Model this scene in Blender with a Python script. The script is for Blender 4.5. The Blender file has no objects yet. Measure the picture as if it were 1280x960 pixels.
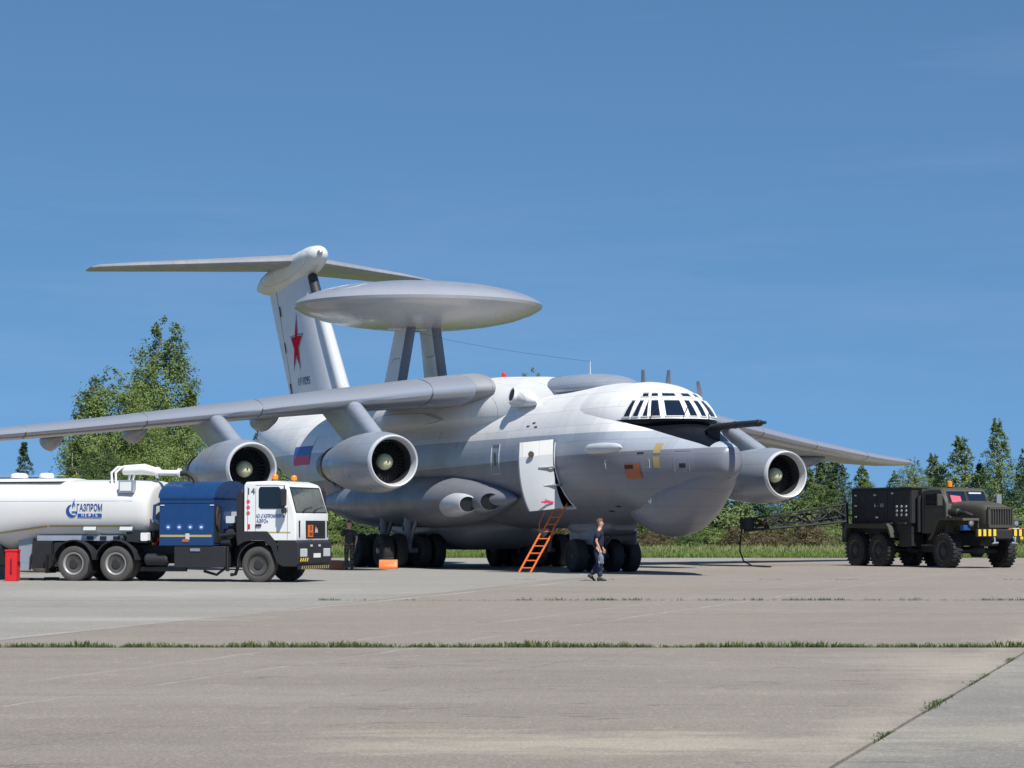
import bpy, bmesh, math, random
from math import sin, cos, pi, radians, sqrt, atan2
from mathutils import Vector, Matrix
random.seed(7)
sc = bpy.context.scene
C = sc.collection

# ------------------------------------------------------------ camera, sky, sun, exposure
F, H0, CAMZ = 3010.0, 661.0, 1.49          # focal length in photo pixels, horizon row, camera height
cam_d = bpy.data.cameras.new('camera'); cam = bpy.data.objects.new('camera', cam_d); C.objects.link(cam)
cam_d.sensor_width = 36; cam_d.lens = F/1280*36; cam_d.clip_start = .5; cam_d.clip_end = 12000
cam.location = (0, 0, CAMZ); cam.rotation_euler = (pi/2+math.atan((H0-480)/F), 0, 0)
sc.camera = cam
SUN_EL, SUN_AZ = radians(54), radians(25)   # azimuth measured to the right of straight behind the camera
w = bpy.data.worlds.new('World'); sc.world = w; w.use_nodes = True
nt = w.node_tree; bg = nt.nodes['Background']; sky = nt.nodes.new('ShaderNodeTexSky')
sky.sky_type = 'NISHITA'; sky.sun_disc = False; sky.sun_elevation = SUN_EL
sky.sun_rotation = pi - SUN_AZ
sky.air_density = 0.6; sky.dust_density = 0.0; sky.ozone_density = 1.0; sky.altitude = 0
tcw = nt.nodes.new('ShaderNodeTexCoord'); add = nt.nodes.new('ShaderNodeVectorMath'); add.operation = 'MULTIPLY_ADD'     # lift the haze band off the horizon: the sky stays blue down to the trees
add.inputs[1].default_value = (1, 1, .8); add.inputs[2].default_value = (0, 0, .21); nrm = nt.nodes.new('ShaderNodeVectorMath'); nrm.operation = 'NORMALIZE'
nt.links.new(tcw.outputs['Generated'], add.inputs[0]); nt.links.new(add.outputs[0], nrm.inputs[0]); nt.links.new(nrm.outputs[0], sky.inputs[0])
bg.inputs[1].default_value = 0.1
tint = nt.nodes.new('ShaderNodeVectorMath'); tint.operation = 'MULTIPLY'; tint.inputs[1].default_value = (.80, 1.11, 1.16)      # clear, cool summer sky
nt.links.new(sky.outputs[0], tint.inputs[0]); cn = nt.nodes.new('ShaderNodeTexNoise'); cn.inputs['Scale'].default_value = 2.2; cn.inputs['Detail'].default_value = 7; cn.inputs['Roughness'].default_value = .62; cmap = nt.nodes.new('ShaderNodeMapping'); cmap.inputs['Scale'].default_value = (1, 1, 9)
crmp = nt.nodes.new('ShaderNodeMapRange'); crmp.inputs[1].default_value = .5; crmp.inputs[2].default_value = .85; crmp.inputs[4].default_value = .13; cmix = nt.nodes.new('ShaderNodeMix'); cmix.data_type = 'RGBA'   # thin high veils of cloud
nt.links.new(tcw.outputs['Generated'], cmap.inputs[0]); nt.links.new(cmap.outputs[0], cn.inputs['Vector']); nt.links.new(cn.outputs[0], crmp.inputs[0]); nt.links.new(crmp.outputs[0], cmix.inputs[0]); nt.links.new(tint.outputs[0], cmix.inputs[6]); cmix.inputs[7].default_value = (4.6, 5.2, 6.0, 1)
nt.links.new(cmix.outputs[2], bg.inputs[0])
sd = bpy.data.lights.new('sun', 'SUN'); sun = bpy.data.objects.new('sun', sd); C.objects.link(sun)
sd.energy = 4.6; sd.angle = radians(.53); sd.color = (1, .95, .87)
sv = Vector((sin(SUN_AZ)*cos(SUN_EL), -cos(SUN_AZ)*cos(SUN_EL), sin(SUN_EL)))   # towards the sun
sun.rotation_euler = sv.to_track_quat('Z', 'Y').to_euler()
sc.view_settings.view_transform = 'Standard'; sc.view_settings.look = 'None'
sc.view_settings.exposure = 0.42; sc.view_settings.gamma = 1

# ------------------------------------------------------------ materials
class X:                                                    # small node expression wrapper
    def __init__(s, nt, sock): s.nt, s.s = nt, sock
    def m(s, op, o=None, o2=None):
        n = s.nt.nodes.new('ShaderNodeMath'); n.operation = op
        for i, v in enumerate((s, o, o2)):
            if v is None: continue
            if isinstance(v, X): s.nt.links.new(v.s, n.inputs[i])
            else: n.inputs[i].default_value = v
        return X(s.nt, n.outputs[0])
    def __add__(s, o): return s.m('ADD', o)
    def __sub__(s, o): return s.m('SUBTRACT', o)
    def __mul__(s, o): return s.m('MULTIPLY', o)
    def gt(s, o): return s.m('GREATER_THAN', o)
    def lt(s, o): return s.m('LESS_THAN', o)
    def abs(s): return s.m('ABSOLUTE')
    def ramp(s, a, b):
        n = s.nt.nodes.new('ShaderNodeMapRange'); s.nt.links.new(s.s, n.inputs[0]); n.inputs[1].default_value = a; n.inputs[2].default_value = b
        return X(s.nt, n.outputs[0])
def col4(c): return (c[0], c[1], c[2], 1)
class Mat:
    def __init__(s, name, col, rough=.5, metal=0, var=.12, scale=2.0, bump=0, bscale=40, spec=.5, coat=0):
        s.m = bpy.data.materials.new(name); s.m.use_nodes = True; s.nt = s.m.node_tree
        s.b = s.nt.nodes['Principled BSDF']; s.b.inputs['Roughness'].default_value = rough; s.b.inputs['Metallic'].default_value = metal
        s.b.inputs['Specular IOR Level'].default_value = spec; s.b.inputs['Coat Weight'].default_value = coat
        tc = s.nt.nodes.new('ShaderNodeTexCoord'); s.tc = tc
        s.c = s.rgb(col)
        if var:
            v = s.noise(scale, 5, .6).ramp(.3, .7)
            s.c = s.mix(v*var, s.c, s.rgb([k*.55 for k in col]))
            r = s.noise(scale*2.3, 4).ramp(.3, .7)*.18+(rough-.09); s.nt.links.new(r.s, s.b.inputs['Roughness'])
        if bump:
            n = s.noise(bscale, 6, .65); bm = s.nt.nodes.new('ShaderNodeBump'); bm.inputs['Strength'].default_value = bump
            bm.inputs['Distance'].default_value = .02; s.nt.links.new(n.s, bm.inputs['Height']); s.nt.links.new(bm.outputs[0], s.b.inputs['Normal']); s.bm = bm
        s.done()
    def rgb(s, c):
        n = s.nt.nodes.new('ShaderNodeRGB'); n.outputs[0].default_value = col4(c); return X(s.nt, n.outputs[0])
    def noise(s, scale, det=4, rough=.5, vec=None, world=False, stretch=None):
        n = s.nt.nodes.new('ShaderNodeTexNoise'); n.inputs['Scale'].default_value = scale; n.inputs['Detail'].default_value = det; n.inputs['Roughness'].default_value = rough
        src = s.tc.outputs['Object']
        if world: g = s.nt.nodes.new('ShaderNodeNewGeometry'); src = g.outputs['Position']
        if stretch:
            mp = s.nt.nodes.new('ShaderNodeMapping'); mp.inputs['Scale'].default_value = stretch; s.nt.links.new(src, mp.inputs[0]); src = mp.outputs[0]
        s.nt.links.new(src, n.inputs['Vector'])
        return X(s.nt, n.outputs[0])
    def xyz(s, world=False):
        n = s.nt.nodes.new('ShaderNodeSeparateXYZ')
        src = s.tc.outputs['Object']
        if world: g = s.nt.nodes.new('ShaderNodeNewGeometry'); src = g.outputs['Position']
        s.nt.links.new(src, n.inputs[0]); return [X(s.nt, n.outputs[i]) for i in range(3)]
    def mix(s, f, a, b):
        n = s.nt.nodes.new('ShaderNodeMix'); n.data_type = 'RGBA'; n.clamp_factor = True
        if isinstance(f, X): s.nt.links.new(f.s, n.inputs[0])
        else: n.inputs[0].default_value = f
        for v, i in ((a, 6), (b, 7)):
            if isinstance(v, X): s.nt.links.new(v.s, n.inputs[i])
            else: n.inputs[i].default_value = col4(v)
        return X(s.nt, n.outputs[2])
    def done(s): s.nt.links.new(s.c.s, s.b.inputs['Base Color']); return s
M = {}
def mat(name, *a, **k): M[name] = Mat(name, *a, **k); return M[name]
mat('white_paint', (.74, .75, .74), .38, var=.10, scale=.7)
mat('grey_paint', (.195, .205, .245), .36, var=.15, scale=.6)
mat('nacelle_grey', (.33, .37, .43), .33, metal=.15, var=.12, scale=.8)
mat('light_grey', (.52, .55, .58), .38, var=.15, scale=.7)
mat('wing_grey', (.34, .35, .37), .4, metal=.15, var=.3, scale=.5)
mat('bare_metal', (.50, .52, .56), .30, metal=.75, var=.2, scale=1.2)
mat('wheel_grey', (.36, .36, .36), .5, metal=.2, var=.35, scale=6)
mat('boot_grey', (.13, .15, .19), .35, var=.1)
mat('fin_grey', (.64, .66, .71), .4, var=.12, scale=.6)
mat('slat_metal', (.46, .49, .54), .27, metal=.55, var=0)
mat('lip_metal', (.66, .68, .70), .3, metal=.25, var=0)
mat('dark_metal', (.05, .052, .055), .5, metal=.4, var=.3, scale=3)
mat('burnt_metal', (.16, .13, .11), .4, metal=.7, var=.4, scale=3)
mat('black', (.012, .013, .015), .5, var=0)
mat('matt_black', (.018, .019, .023), .65, var=.3)
mat('rubber', (.022, .022, .023), .8, var=.4, scale=5, bump=.3)
mat('dusty_rubber', (.075, .07, .066), .85, var=.45, scale=4, bump=.3)
mat('spinner', (.62, .62, .40), .5, var=.1)
mat('dark_glass', (.008, .014, .03), .06, var=0, spec=.8)
mat('cab_glass', (.008, .011, .014), .05, var=0, spec=.7)
mat('blue_paint', (.009, .043, .14), .32, var=.12, coat=.3)
mat('blue_print', (.01, .07, .28), .5, var=0)
mat('navy_print', (.02, .035, .10), .5, var=0)
mat('cab_white', (.76, .77, .76), .3, var=.06, coat=.3)
mat('tank_white', (.66, .66, .65), .34, var=.09, scale=.9, coat=.2)
mat('yellow', (.75, .55, .04), .5, var=.1)
mat('tape_yellow', (.45, .36, .14), .5, var=.2)
mat('ochre', (.42, .33, .12), .6, var=.2)
mat('orange', (.72, .16, .03), .5, var=.25, scale=4)
mat('tag_orange', (.40, .12, .045), .6, var=.25, scale=4)
mat('red', (.62, .015, .02), .42, var=.12)
mat('star_red', (.55, .015, .035), .9, var=0, spec=.1)
mat('pink_sign', (.62, .08, .13), .6, var=.1)
mat('print_white', (.75, .75, .75), .5, var=0)
mat('flag_red', (.55, .03, .10), .5, var=0)
mat('flag_blue', (.04, .12, .40), .5, var=0)
mat('olive', (.045, .047, .035), .55, var=.35, scale=2)
mat('olive_dusty', (.062, .060, .047), .6, var=.35, scale=2)
mat('chassis', (.018, .019, .021), .6, var=.4, scale=3)
mat('skin', (.52, .30, .21), .5, var=.1)
mat('hair', (.10, .06, .035), .8, var=.3, scale=20)
mat('navy_cloth', (.012, .015, .035), .85, var=.3, scale=8)
mat('denim', (.02, .032, .075), .85, var=.4, scale=9)
mat('shoe', (.03, .03, .032), .7, var=.2)
mat('hose', (.03, .027, .025), .7, var=.2)
mat('bark', (.14, .11, .08), .9, var=.5, scale=3)
mat('birch_bark', (.42, .41, .38), .9, var=.6, scale=5)
mat('concrete_block', (.42, .42, .40), .85, var=.3, scale=6)
a = mat('amber', (.85, .22, .01), .25, var=0)
a = mat('bottle', (.75, .85, .95), .08, var=0); a.b.inputs['Transmission Weight'].default_value = .85; a.b.inputs['IOR'].default_value = 1.2
cm = mat('camo', (.06, .06, .04), .9, var=0)
n = cm.noise(9, 3); cm.c = cm.mix(n.gt(.5), cm.rgb((.055, .06, .035)), cm.rgb((.03, .025, .02))); cm.c = cm.mix(cm.noise(14, 2).gt(.58), cm.c, cm.rgb((.13, .12, .08))); cm.done()

# fuselage paint: white top, pale grey band, grey belly, black anti-glare nose, thin panel seams
fp = mat('fuselage_paint', (.36, .375, .41), .36, var=.18, scale=.5)
x, y, z = fp.xyz()
wob = fp.noise(.5, 3)*.04
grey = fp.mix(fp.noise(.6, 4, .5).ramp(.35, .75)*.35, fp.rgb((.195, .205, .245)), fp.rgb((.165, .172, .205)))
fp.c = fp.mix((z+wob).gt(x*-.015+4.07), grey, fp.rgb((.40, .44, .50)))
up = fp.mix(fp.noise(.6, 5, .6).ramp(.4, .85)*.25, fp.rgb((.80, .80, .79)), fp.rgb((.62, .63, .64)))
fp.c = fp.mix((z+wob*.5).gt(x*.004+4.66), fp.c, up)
blk = (z.gt((x*.25)+3.90))*(z.lt(5.05))*(x.lt(4.62))*(x.gt(.62))
fp.c = fp.mix(blk, fp.c, fp.rgb((.008, .009, .013))); fp.nt.links.new((blk*-.4+.5).s, fp.b.inputs['Specular IOR Level'])
def panels(mm, sx, sz, rot=False):
    bk = mm.nt.nodes.new('ShaderNodeTexBrick'); mp = mm.nt.nodes.new('ShaderNodeCombineXYZ'); q = mm.xyz(); mm.nt.links.new(q[0].s, mp.inputs[0]); mm.nt.links.new((q[1] if rot else q[2]).s, mp.inputs[1])
    mm.nt.links.new(mp.outputs[0], bk.inputs['Vector']); bk.inputs['Scale'].default_value = 1; bk.inputs['Brick Width'].default_value = sx; bk.inputs['Row Height'].default_value = sz; bk.inputs['Mortar Size'].default_value = .006; bk.inputs['Mortar Smooth'].default_value = .3
    bk.inputs['Color1'].default_value = (0, 0, 0, 1); bk.inputs['Color2'].default_value = (1, 1, 1, 1); bk.inputs['Mortar'].default_value = (.5, .5, .5, 1); bk.inputs['Bias'].default_value = 0
    dk = mm.mix(1.0, mm.rgb((0, 0, 0)), mm.c); dark = mm.mix(.55, mm.c, mm.rgb((.05, .05, .06)))
    mm.c = mm.mix(X(mm.nt, bk.outputs['Color'])*.22, mm.c, dark); mm.c = mm.mix(X(mm.nt, bk.outputs['Fac'])*.45, mm.c, mm.rgb((.05, .05, .06)))
    sm = mm.noise(2.2, 6, .7, stretch=(3, 1, .4)).ramp(.58, .8); mm.c = mm.mix(sm*.18, mm.c, mm.rgb((.10, .095, .09))); mm.done()
seam = ((x+.4).m('PINGPONG', 1.45).lt(.012)).m('MAXIMUM', (z+.1).m('PINGPONG', .72).lt(.007))
fp.c = fp.mix(seam*.16, fp.c, fp.rgb((.08, .08, .09)))
streak = fp.noise(1.2, 5, .6, stretch=(2.6, 1, .35)).ramp(.55, .8)
fp.c = fp.mix(streak*.16, fp.c, fp.rgb((.16, .15, .15)))
fp.done(); panels(fp, 1.9, .55)
fp.c = fp.mix(blk, fp.c, fp.rgb((.007, .008, .012))); fp.done()
for k in ('grey_paint', 'wing_grey', 'nacelle_grey', 'white_paint'):
    m_ = M[k]; x, y, z = m_.xyz()
    seam = ((x+.3).m('PINGPONG', .8).lt(.008))
    m_.c = m_.mix(seam*.22, m_.c, m_.rgb((.06, .06, .07)))
    panels(m_, 1.3, .5, k != 'nacelle_grey')
    m_.c = m_.mix(m_.noise(.9, 6, .65, stretch=(.5, 2, 2)).ramp(.5, .9)*.15, m_.c, m_.rgb((.2, .2, .19))); m_.done()

def leafmat(name, a, b, c_):
    m = mat(name, a, .55, var=0, spec=.25)
    g = m.nt.nodes.new('ShaderNodeNewGeometry'); r = X(m.nt, g.outputs['Random Per Island'])
    m.c = m.mix(r, m.rgb(a), m.rgb(b)); m.c = m.mix(m.noise(.45, 3).ramp(.4, .65), m.c, m.mix(r, m.rgb(c_), m.rgb(b)))
    oi = m.nt.nodes.new('ShaderNodeObjectInfo'); m.c = m.mix(X(m.nt, oi.outputs['Random'])*.35, m.c, m.rgb([v*.6 for v in a])); m.done()
    tr = m.nt.nodes.new('ShaderNodeBsdfTranslucent'); m.nt.links.new(m.c.s, tr.inputs[0])
    mx = m.nt.nodes.new('ShaderNodeMixShader'); mx.inputs[0].default_value = .3
    out = m.nt.nodes['Material Output']; m.nt.links.new(m.b.outputs[0], mx.inputs[1]); m.nt.links.new(tr.outputs[0], mx.inputs[2]); m.nt.links.new(mx.outputs[0], out.inputs[0])
leafmat('leaf_mid', (.155, .225, .06), (.24, .31, .10), (.105, .175, .055))
leafmat('leaf_light', (.17, .24, .08), (.25, .31, .13), (.13, .20, .07))
leafmat('leaf_dark', (.085, .14, .05), (.13, .19, .07), (.06, .10, .045))
leafmat('leaf_dry', (.15, .10, .065), (.20, .17, .09), (.10, .10, .05))
leafmat('grass_blade', (.13, .21, .045), (.20, .27, .08), (.16, .19, .07))
leafmat('joint_grass', (.05, .10, .025), (.10, .16, .05), (.12, .12, .05))
leafmat('dry_grass', (.20, .24, .08), (.28, .28, .13), (.16, .2, .07))

def apron_mat(name, base, alt, light):
    base, alt, light = [[c_*k for c_, k in zip(q, (1.06, 1.075, 1.06))] for q in (base, alt, light)]
    m = mat(name, base, .88, var=0, spec=.25)
    big = m.noise(.09, 5, .6, world=True, stretch=(.6, 1.6, 1)).ramp(.35, .68)
    mid = m.noise(.55, 6, .62, world=True, stretch=(.45, 1.5, 1)).ramp(.35, .72)
    c_ = m.mix(big, m.rgb(base), m.rgb(alt)); c_ = m.mix(mid*.45, c_, m.rgb(light))
    patch = m.noise(.16, 3, .75, world=True, stretch=(.5, 2.2, 1)).ramp(.60, .66); c_ = m.mix(patch*.38, c_, m.rgb(light))
    dk = m.noise(.22, 6, .7, world=True, stretch=(.35, 2.4, 1)).ramp(.58, .75); c_ = m.mix(dk*.30, c_, m.rgb([v*.55 for v in base]))
    sp = m.noise(22, 5, .85, world=True).ramp(.32, .66); c_ = m.mix(sp*.55, c_, m.rgb([v*.40 for v in base]))
    sp3 = m.noise(7, 6, .85, world=True, stretch=(1, .5, 1)).ramp(.5, .72); c_ = m.mix(sp3*.35, c_, m.rgb([v*.5 for v in base]))
    sp4 = m.noise(3, 6, .85, world=True, stretch=(1, .6, 1)).ramp(.55, .72); c_ = m.mix(sp4*.35, c_, m.rgb([min(1, v*1.5) for v in light]))
    sp2 = m.noise(30, 3, .9, world=True).ramp(.60, .70); c_ = m.mix(sp2*.45, c_, m.rgb((.62, .60, .56)))
    for (sc_, th) in ((.10, .0016), (.17, .0010)):
        cr = (m.noise(sc_, 9, .55, world=True, stretch=(.35, 1.3, 1))-.5).abs().lt(th); brk_ = m.noise(.35, 3, world=True).gt(.5); c_ = m.mix(cr*brk_*.5, c_, m.rgb((.11, .10, .09)))
    X_, Y_, _z = m.xyz(world=True); jit = m.noise(.8, 4, .6, world=True)*.35; fade = m.noise(.6, 4, .7, world=True, stretch=(1, .4, 1)).ramp(.38, .62)
    for (x0, y0, sl, wd, st, c2) in ((-4.42, 20, .31, .05, .6, (.5, .47, .42)), (1.75, 15, .287, .45, .38, (.45, .41, .34)), (-6.45, 34.8, .245, .16, .45, (.45, .44, .42)), (3.2, 50, .30, .10, .35, (.45, .43, .40)), (9.5, 42, .16, .06, .16, (.48, .45, .41)), (-2.1, 20, .38, .03, .45, (.11, .10, .09))):
        d_ = (X_-(Y_-y0)*sl-x0+jit-.17).abs(); c_ = m.mix((d_*(-1.0/wd)+1.0).m('MAXIMUM', 0.0)*fade*(st*1.6), c_, m.rgb(c2))
    for (x0, y0, rx, ry, st, c2) in ((.7, 16.9, 2.0, .95, .75, (.50, .45, .36)), (3.6, 17.8, 1.3, 1.2, .5, (.48, .44, .36)), (4.9, 26.5, 1.0, 3.2, .5, (.47, .43, .36)), (-2.6, 21.5, 2.4, 1.0, .3, (.42, .40, .37)), (.5, 24.5, 2.2, 1.6, .22, (.17, .15, .13)), (-3.5, 17.0, 1.6, .9, .25, (.18, .16, .14)), (-8, 56, 4.5, 4, .5, (.44, .43, .41)), (-6.5, 40, 2.4, 1.0, .5, (.46, .45, .43)), (7, 60, 5, 4, .22, (.17, .14, .12))):
        a_, b_ = (X_-x0)*(1.0/rx), (Y_-y0)*(1.0/ry); d_ = (a_*a_+b_*b_).m('SQRT'); n_ = m.noise(1.1, 7, .75, world=True, stretch=(.6, 1.6, 1))
        c_ = m.mix((d_*-1.0+1.25+(n_-.5)*4.6).ramp(0, 1.0)*(st*.9), c_, m.rgb(c2))
    gr_ = m.noise(40, 3, .7, world=True).ramp(.44, .58); c_ = m.mix(gr_*.38, c_, m.rgb([v*.45 for v in base])); gr2 = m.noise(33, 2, .6, world=True, stretch=(1, .7, 1)).ramp(.56, .64); c_ = m.mix(gr2*.28, c_, m.rgb([min(.7, v*1.9) for v in base]))
    stain = m.noise(.35, 4, .6, world=True).ramp(.66, .74); c_ = m.mix(stain*.28, c_, m.rgb((.10, .095, .09)))
    m.c = c_; m.done()
    bn = m.noise(30, 5, .8, world=True); b = m.nt.nodes.new('ShaderNodeBump'); b.inputs['Strength'].default_value = .8; b.inputs['Distance'].default_value = .02
    m.nt.links.new(bn.s, b.inputs['Height']); m.nt.links.new(b.outputs[0], m.b.inputs['Normal'])
apron_mat('apron_brown', (.276, .238, .210), (.315, .278, .25), (.39, .35, .305))
apron_mat('apron_grey', (.275, .240, .212), (.315, .278, .25), (.42, .375, .315))
apron_mat('apron_light', (.325, .308, .285), (.272, .26, .244), (.42, .40, .37))
apron_mat('apron_cool', (.248, .233, .218), (.285, .27, .255), (.39, .365, .325))
mat('joint_dirt', (.07, .055, .04), .95, var=.5, scale=5, bump=.5)
gm = mat('field_grass', (.10, .15, .045), .95, var=0, spec=.1)
gm.c = gm.mix(gm.noise(.06, 4, world=True).ramp(.35, .65), gm.rgb((.10, .16, .04)), gm.rgb((.19, .19, .08))); gm.c = gm.mix(gm.noise(1.5, 5, .7, world=True).ramp(.4, .7)*.6, gm.c, gm.rgb((.05, .08, .025))); gm.done()

# ------------------------------------------------------------ geometry helpers
def link(o, parent=None):
    C.objects.link(o)
    if parent: o.parent = parent
    return o
def obj(name, verts, faces, m, parent=None, smooth=True, fm=None, label=None, uselist=None):
    me = bpy.data.meshes.new(name); me.from_pydata([tuple(v) for v in verts], [], faces)
    ms = m if isinstance(m, (list, tuple)) else [m]
    for k in ms: me.materials.append(M[k].m)
    if fm: me.polygons.foreach_set('material_index', fm)
    me.validate(); bm = bmesh.new(); bm.from_mesh(me); bmesh.ops.recalc_face_normals(bm, faces=bm.faces); bm.to_mesh(me); bm.free()
    if smooth:
        me.polygons.foreach_set('use_smooth', [True]*len(me.polygons))
        me.set_sharp_from_angle(angle=radians(38))
    o = bpy.data.objects.new(name, me); link(o, parent)
    if label: o['label'] = label
    return o
def empty(name, loc, rz=0, label=None, cat=None, group=None, kind=None, parent=None):
    o = bpy.data.objects.new(name, None); link(o, parent); o.location = loc; o.rotation_euler = (0, 0, rz); o.empty_display_size = .3
    tag(o, label, cat, group, kind); return o
def tag(o, label=None, cat=None, group=None, kind=None):
    for k, v in (('label', label), ('category', cat), ('group', group), ('kind', kind)):
        if v: o[k] = v
    return o
class MB:
    def __init__(s): s.v, s.f, s.mi = [], [], []
    def add(s, vs, fs, mi=0, M4=None):
        b = len(s.v); s.v += [(M4 @ Vector(v)) if M4 else Vector(v) for v in vs]; s.f += [tuple(i+b for i in f) for f in fs]; s.mi += [mi]*len(fs); return s
    def box(s, x, y, z, mi=0, M4=None, ch=0.0):
        if ch:                                     # chamfered box: prism with cut corners in x-z
            p = [(x[0]+ch, z[0]), (x[1]-ch, z[0]), (x[1], z[0]+ch), (x[1], z[1]-ch), (x[1]-ch, z[1]), (x[0]+ch, z[1]), (x[0], z[1]-ch), (x[0], z[0]+ch)]
            return s.prism(p, y[0], y[1], mi, M4)
        vs = [(a, b, c) for a in x for b in y for c in z]
        return s.add(vs, [(0, 1, 3, 2), (4, 6, 7, 5), (0, 4, 5, 1), (2, 3, 7, 6), (0, 2, 6, 4), (1, 5, 7, 3)], mi, M4)
    def prism(s, poly, y0, y1, mi=0, M4=None, inset=0, idy=.0):   # polygon in x-z extruded along y
        n = len(poly); vs = [(p[0], y0, p[1]) for p in poly]+[(p[0], y1, p[1]) for p in poly]
        return s.add(vs, [tuple(range(n)), tuple(range(2*n-1, n-1, -1))]+[(i, (i+1) % n, n+(i+1) % n, n+i) for i in range(n)], mi, M4)
    def prismx(s, poly, x0, x1, mi=0, M4=None):                    # polygon in y-z extruded along x
        n = len(poly); vs = [(x0, p[0], p[1]) for p in poly]+[(x1, p[0], p[1]) for p in poly]
        return s.add(vs, [tuple(range(n)), tuple(range(2*n-1, n-1, -1))]+[(i, (i+1) % n, n+(i+1) % n, n+i) for i in range(n)], mi, M4)
    def tube(s, pts, r, n=8, mi=0, cap=True, M4=None):
        pts = [Vector(p) for p in pts]; rs = r if isinstance(r, (list, tuple)) else [r]*len(pts)
        vs = []; N = None
        for i, p in enumerate(pts):
            t = ((pts[min(i+1, len(pts)-1)]-pts[max(i-1, 0)])).normalized()
            if N is None: N = t.orthogonal().normalized()
            N = (N-t*N.dot(t)).normalized(); B = t.cross(N)
            vs += [p+(N*cos(2*pi*k/n)+B*sin(2*pi*k/n))*rs[i] for k in range(n)]
        fs = [(i*n+k, i*n+(k+1) % n, (i+1)*n+(k+1) % n, (i+1)*n+k) for i in range(len(pts)-1) for k in range(n)]
        if cap: fs += [tuple(range(n)), tuple(range(len(vs)-1, len(vs)-n-1, -1))]
        return s.add(vs, fs, mi, M4)
    def lathe(s, prof, axis='x', n=24, c=(0, 0, 0), mi=0, M4=None, sy=1, sz=1):   # prof: (along, radius)
        vs = []
        for a_, r in prof:
            for k in range(n):
                u, v = r*cos(2*pi*k/n)*sy, r*sin(2*pi*k/n)*sz
                p = {'x': (a_, u, v), 'y': (u, a_, v), 'z': (u, v, a_)}[axis]; vs.append((p[0]+c[0], p[1]+c[1], p[2]+c[2]))
        fs = [(i*n+k, i*n+(k+1) % n, (i+1)*n+(k+1) % n, (i+1)*n+k) for i in range(len(prof)-1) for k in range(n)]
        m_ = len(prof)-1
        fs += [tuple(range(n)), tuple(range((m_+1)*n-1, m_*n-1, -1))] if prof[0][1] > 1e-4 and prof[-1][1] > 1e-4 and not s.__dict__.get('open') else []
        return s.add(vs, fs, mi, M4)
    def loft(s, rings, caps=True, mi=0, M4=None):
        n = len(rings[0]); vs = [v for r in rings for v in r]
        fs = [(i*n+k, i*n+(k+1) % n, (i+1)*n+(k+1) % n, (i+1)*n+k) for i in range(len(rings)-1) for k in range(n)]
        if caps: fs += [tuple(range(n)), tuple(range(len(vs)-1, len(vs)-n-1, -1))]
        return s.add(vs, fs, mi, M4)
    def build(s, name, m, parent=None, smooth=True, label=None, bevel=0):
        o = obj(name, s.v, s.f, m, parent, smooth, s.mi, label)
        if bevel:
            b = o.modifiers.new('bevel', 'BEVEL'); b.width = bevel; b.segments = 2; b.limit_method = 'ANGLE'
        return o
def interp(tab, x):
    """smooth table lookup: rows (x, a, b, c...)"""
    if x <= tab[0][0]: return tab[0][1:]
    if x >= tab[-1][0]: return tab[-1][1:]
    for i in range(len(tab)-1):
        if tab[i][0] <= x <= tab[i+1][0]: break
    p0, p1, p2, p3 = tab[max(i-1, 0)], tab[i], tab[i+1], tab[min(i+2, len(tab)-1)]
    h = p2[0]-p1[0]; t = (x-p1[0])/h; out = []
    for k in range(1, len(p1)):
        def slope(a_, b_, c_):
            d1 = (b_[k]-a_[k])/(b_[0]-a_[0]) if b_[0] > a_[0] else None; d2 = (c_[k]-b_[k])/(c_[0]-b_[0]) if c_[0] > b_[0] else None
            if d1 is None: return d2
            if d2 is None: return d1
            return 0 if d1*d2 <= 0 else 2*d1*d2/(d1+d2)
        m1, m2 = slope(p0, p1, p2)*h, slope(p1, p2, p3)*h
        out.append((2*t**3-3*t*t+1)*p1[k]+(t**3-2*t*t+t)*m1+(-2*t**3+3*t*t)*p2[k]+(t**3-t*t)*m2)
    return tuple(out)
def se(c_, e): return (1 if c_ >= 0 else -1)*abs(c_)**e
def ring(x, hw, zb, zm, zt, n=56, e=1.0, cy=0):
    r = []
    for k in range(n):
        t = 2*pi*k/n; cs, sn = cos(t), sin(t)
        r.append((x, cy+hw*se(cs, e), zm+((zt-zm) if sn >= 0 else (zm-zb))*se(sn, e)))
    return r
def text(s, size, loc, rot, m, parent, name='lettering', sx=1, align='CENTER', ex=.003):
    cu = bpy.data.curves.new(name, 'FONT'); cu.body = s; cu.size = size; cu.extrude = ex; cu.align_x = align; cu.align_y = 'CENTER'
    tmp = bpy.data.objects.new('tmp', cu); me = bpy.data.meshes.new_from_object(tmp); bpy.data.objects.remove(tmp)
    me.materials.clear(); me.materials.append(M[m].m)
    o = bpy.data.objects.new(name, me); link(o, parent); o.location = loc; o.rotation_euler = rot; o.scale = (sx, 1, 1); return o
def px(u, d): return (u-640)/F*d

# ------------------------------------------------------------ the ground
G = [(-2500, -200), (2500, -200), (2500, 5000), (-2500, 5000)]
o = obj('ground', [(p[0], p[1], -.09) for p in G], [(0, 1, 2, 3)], 'joint_dirt', smooth=False); tag(o, kind='structure', label='bare soil showing in the joints of the apron')
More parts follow.
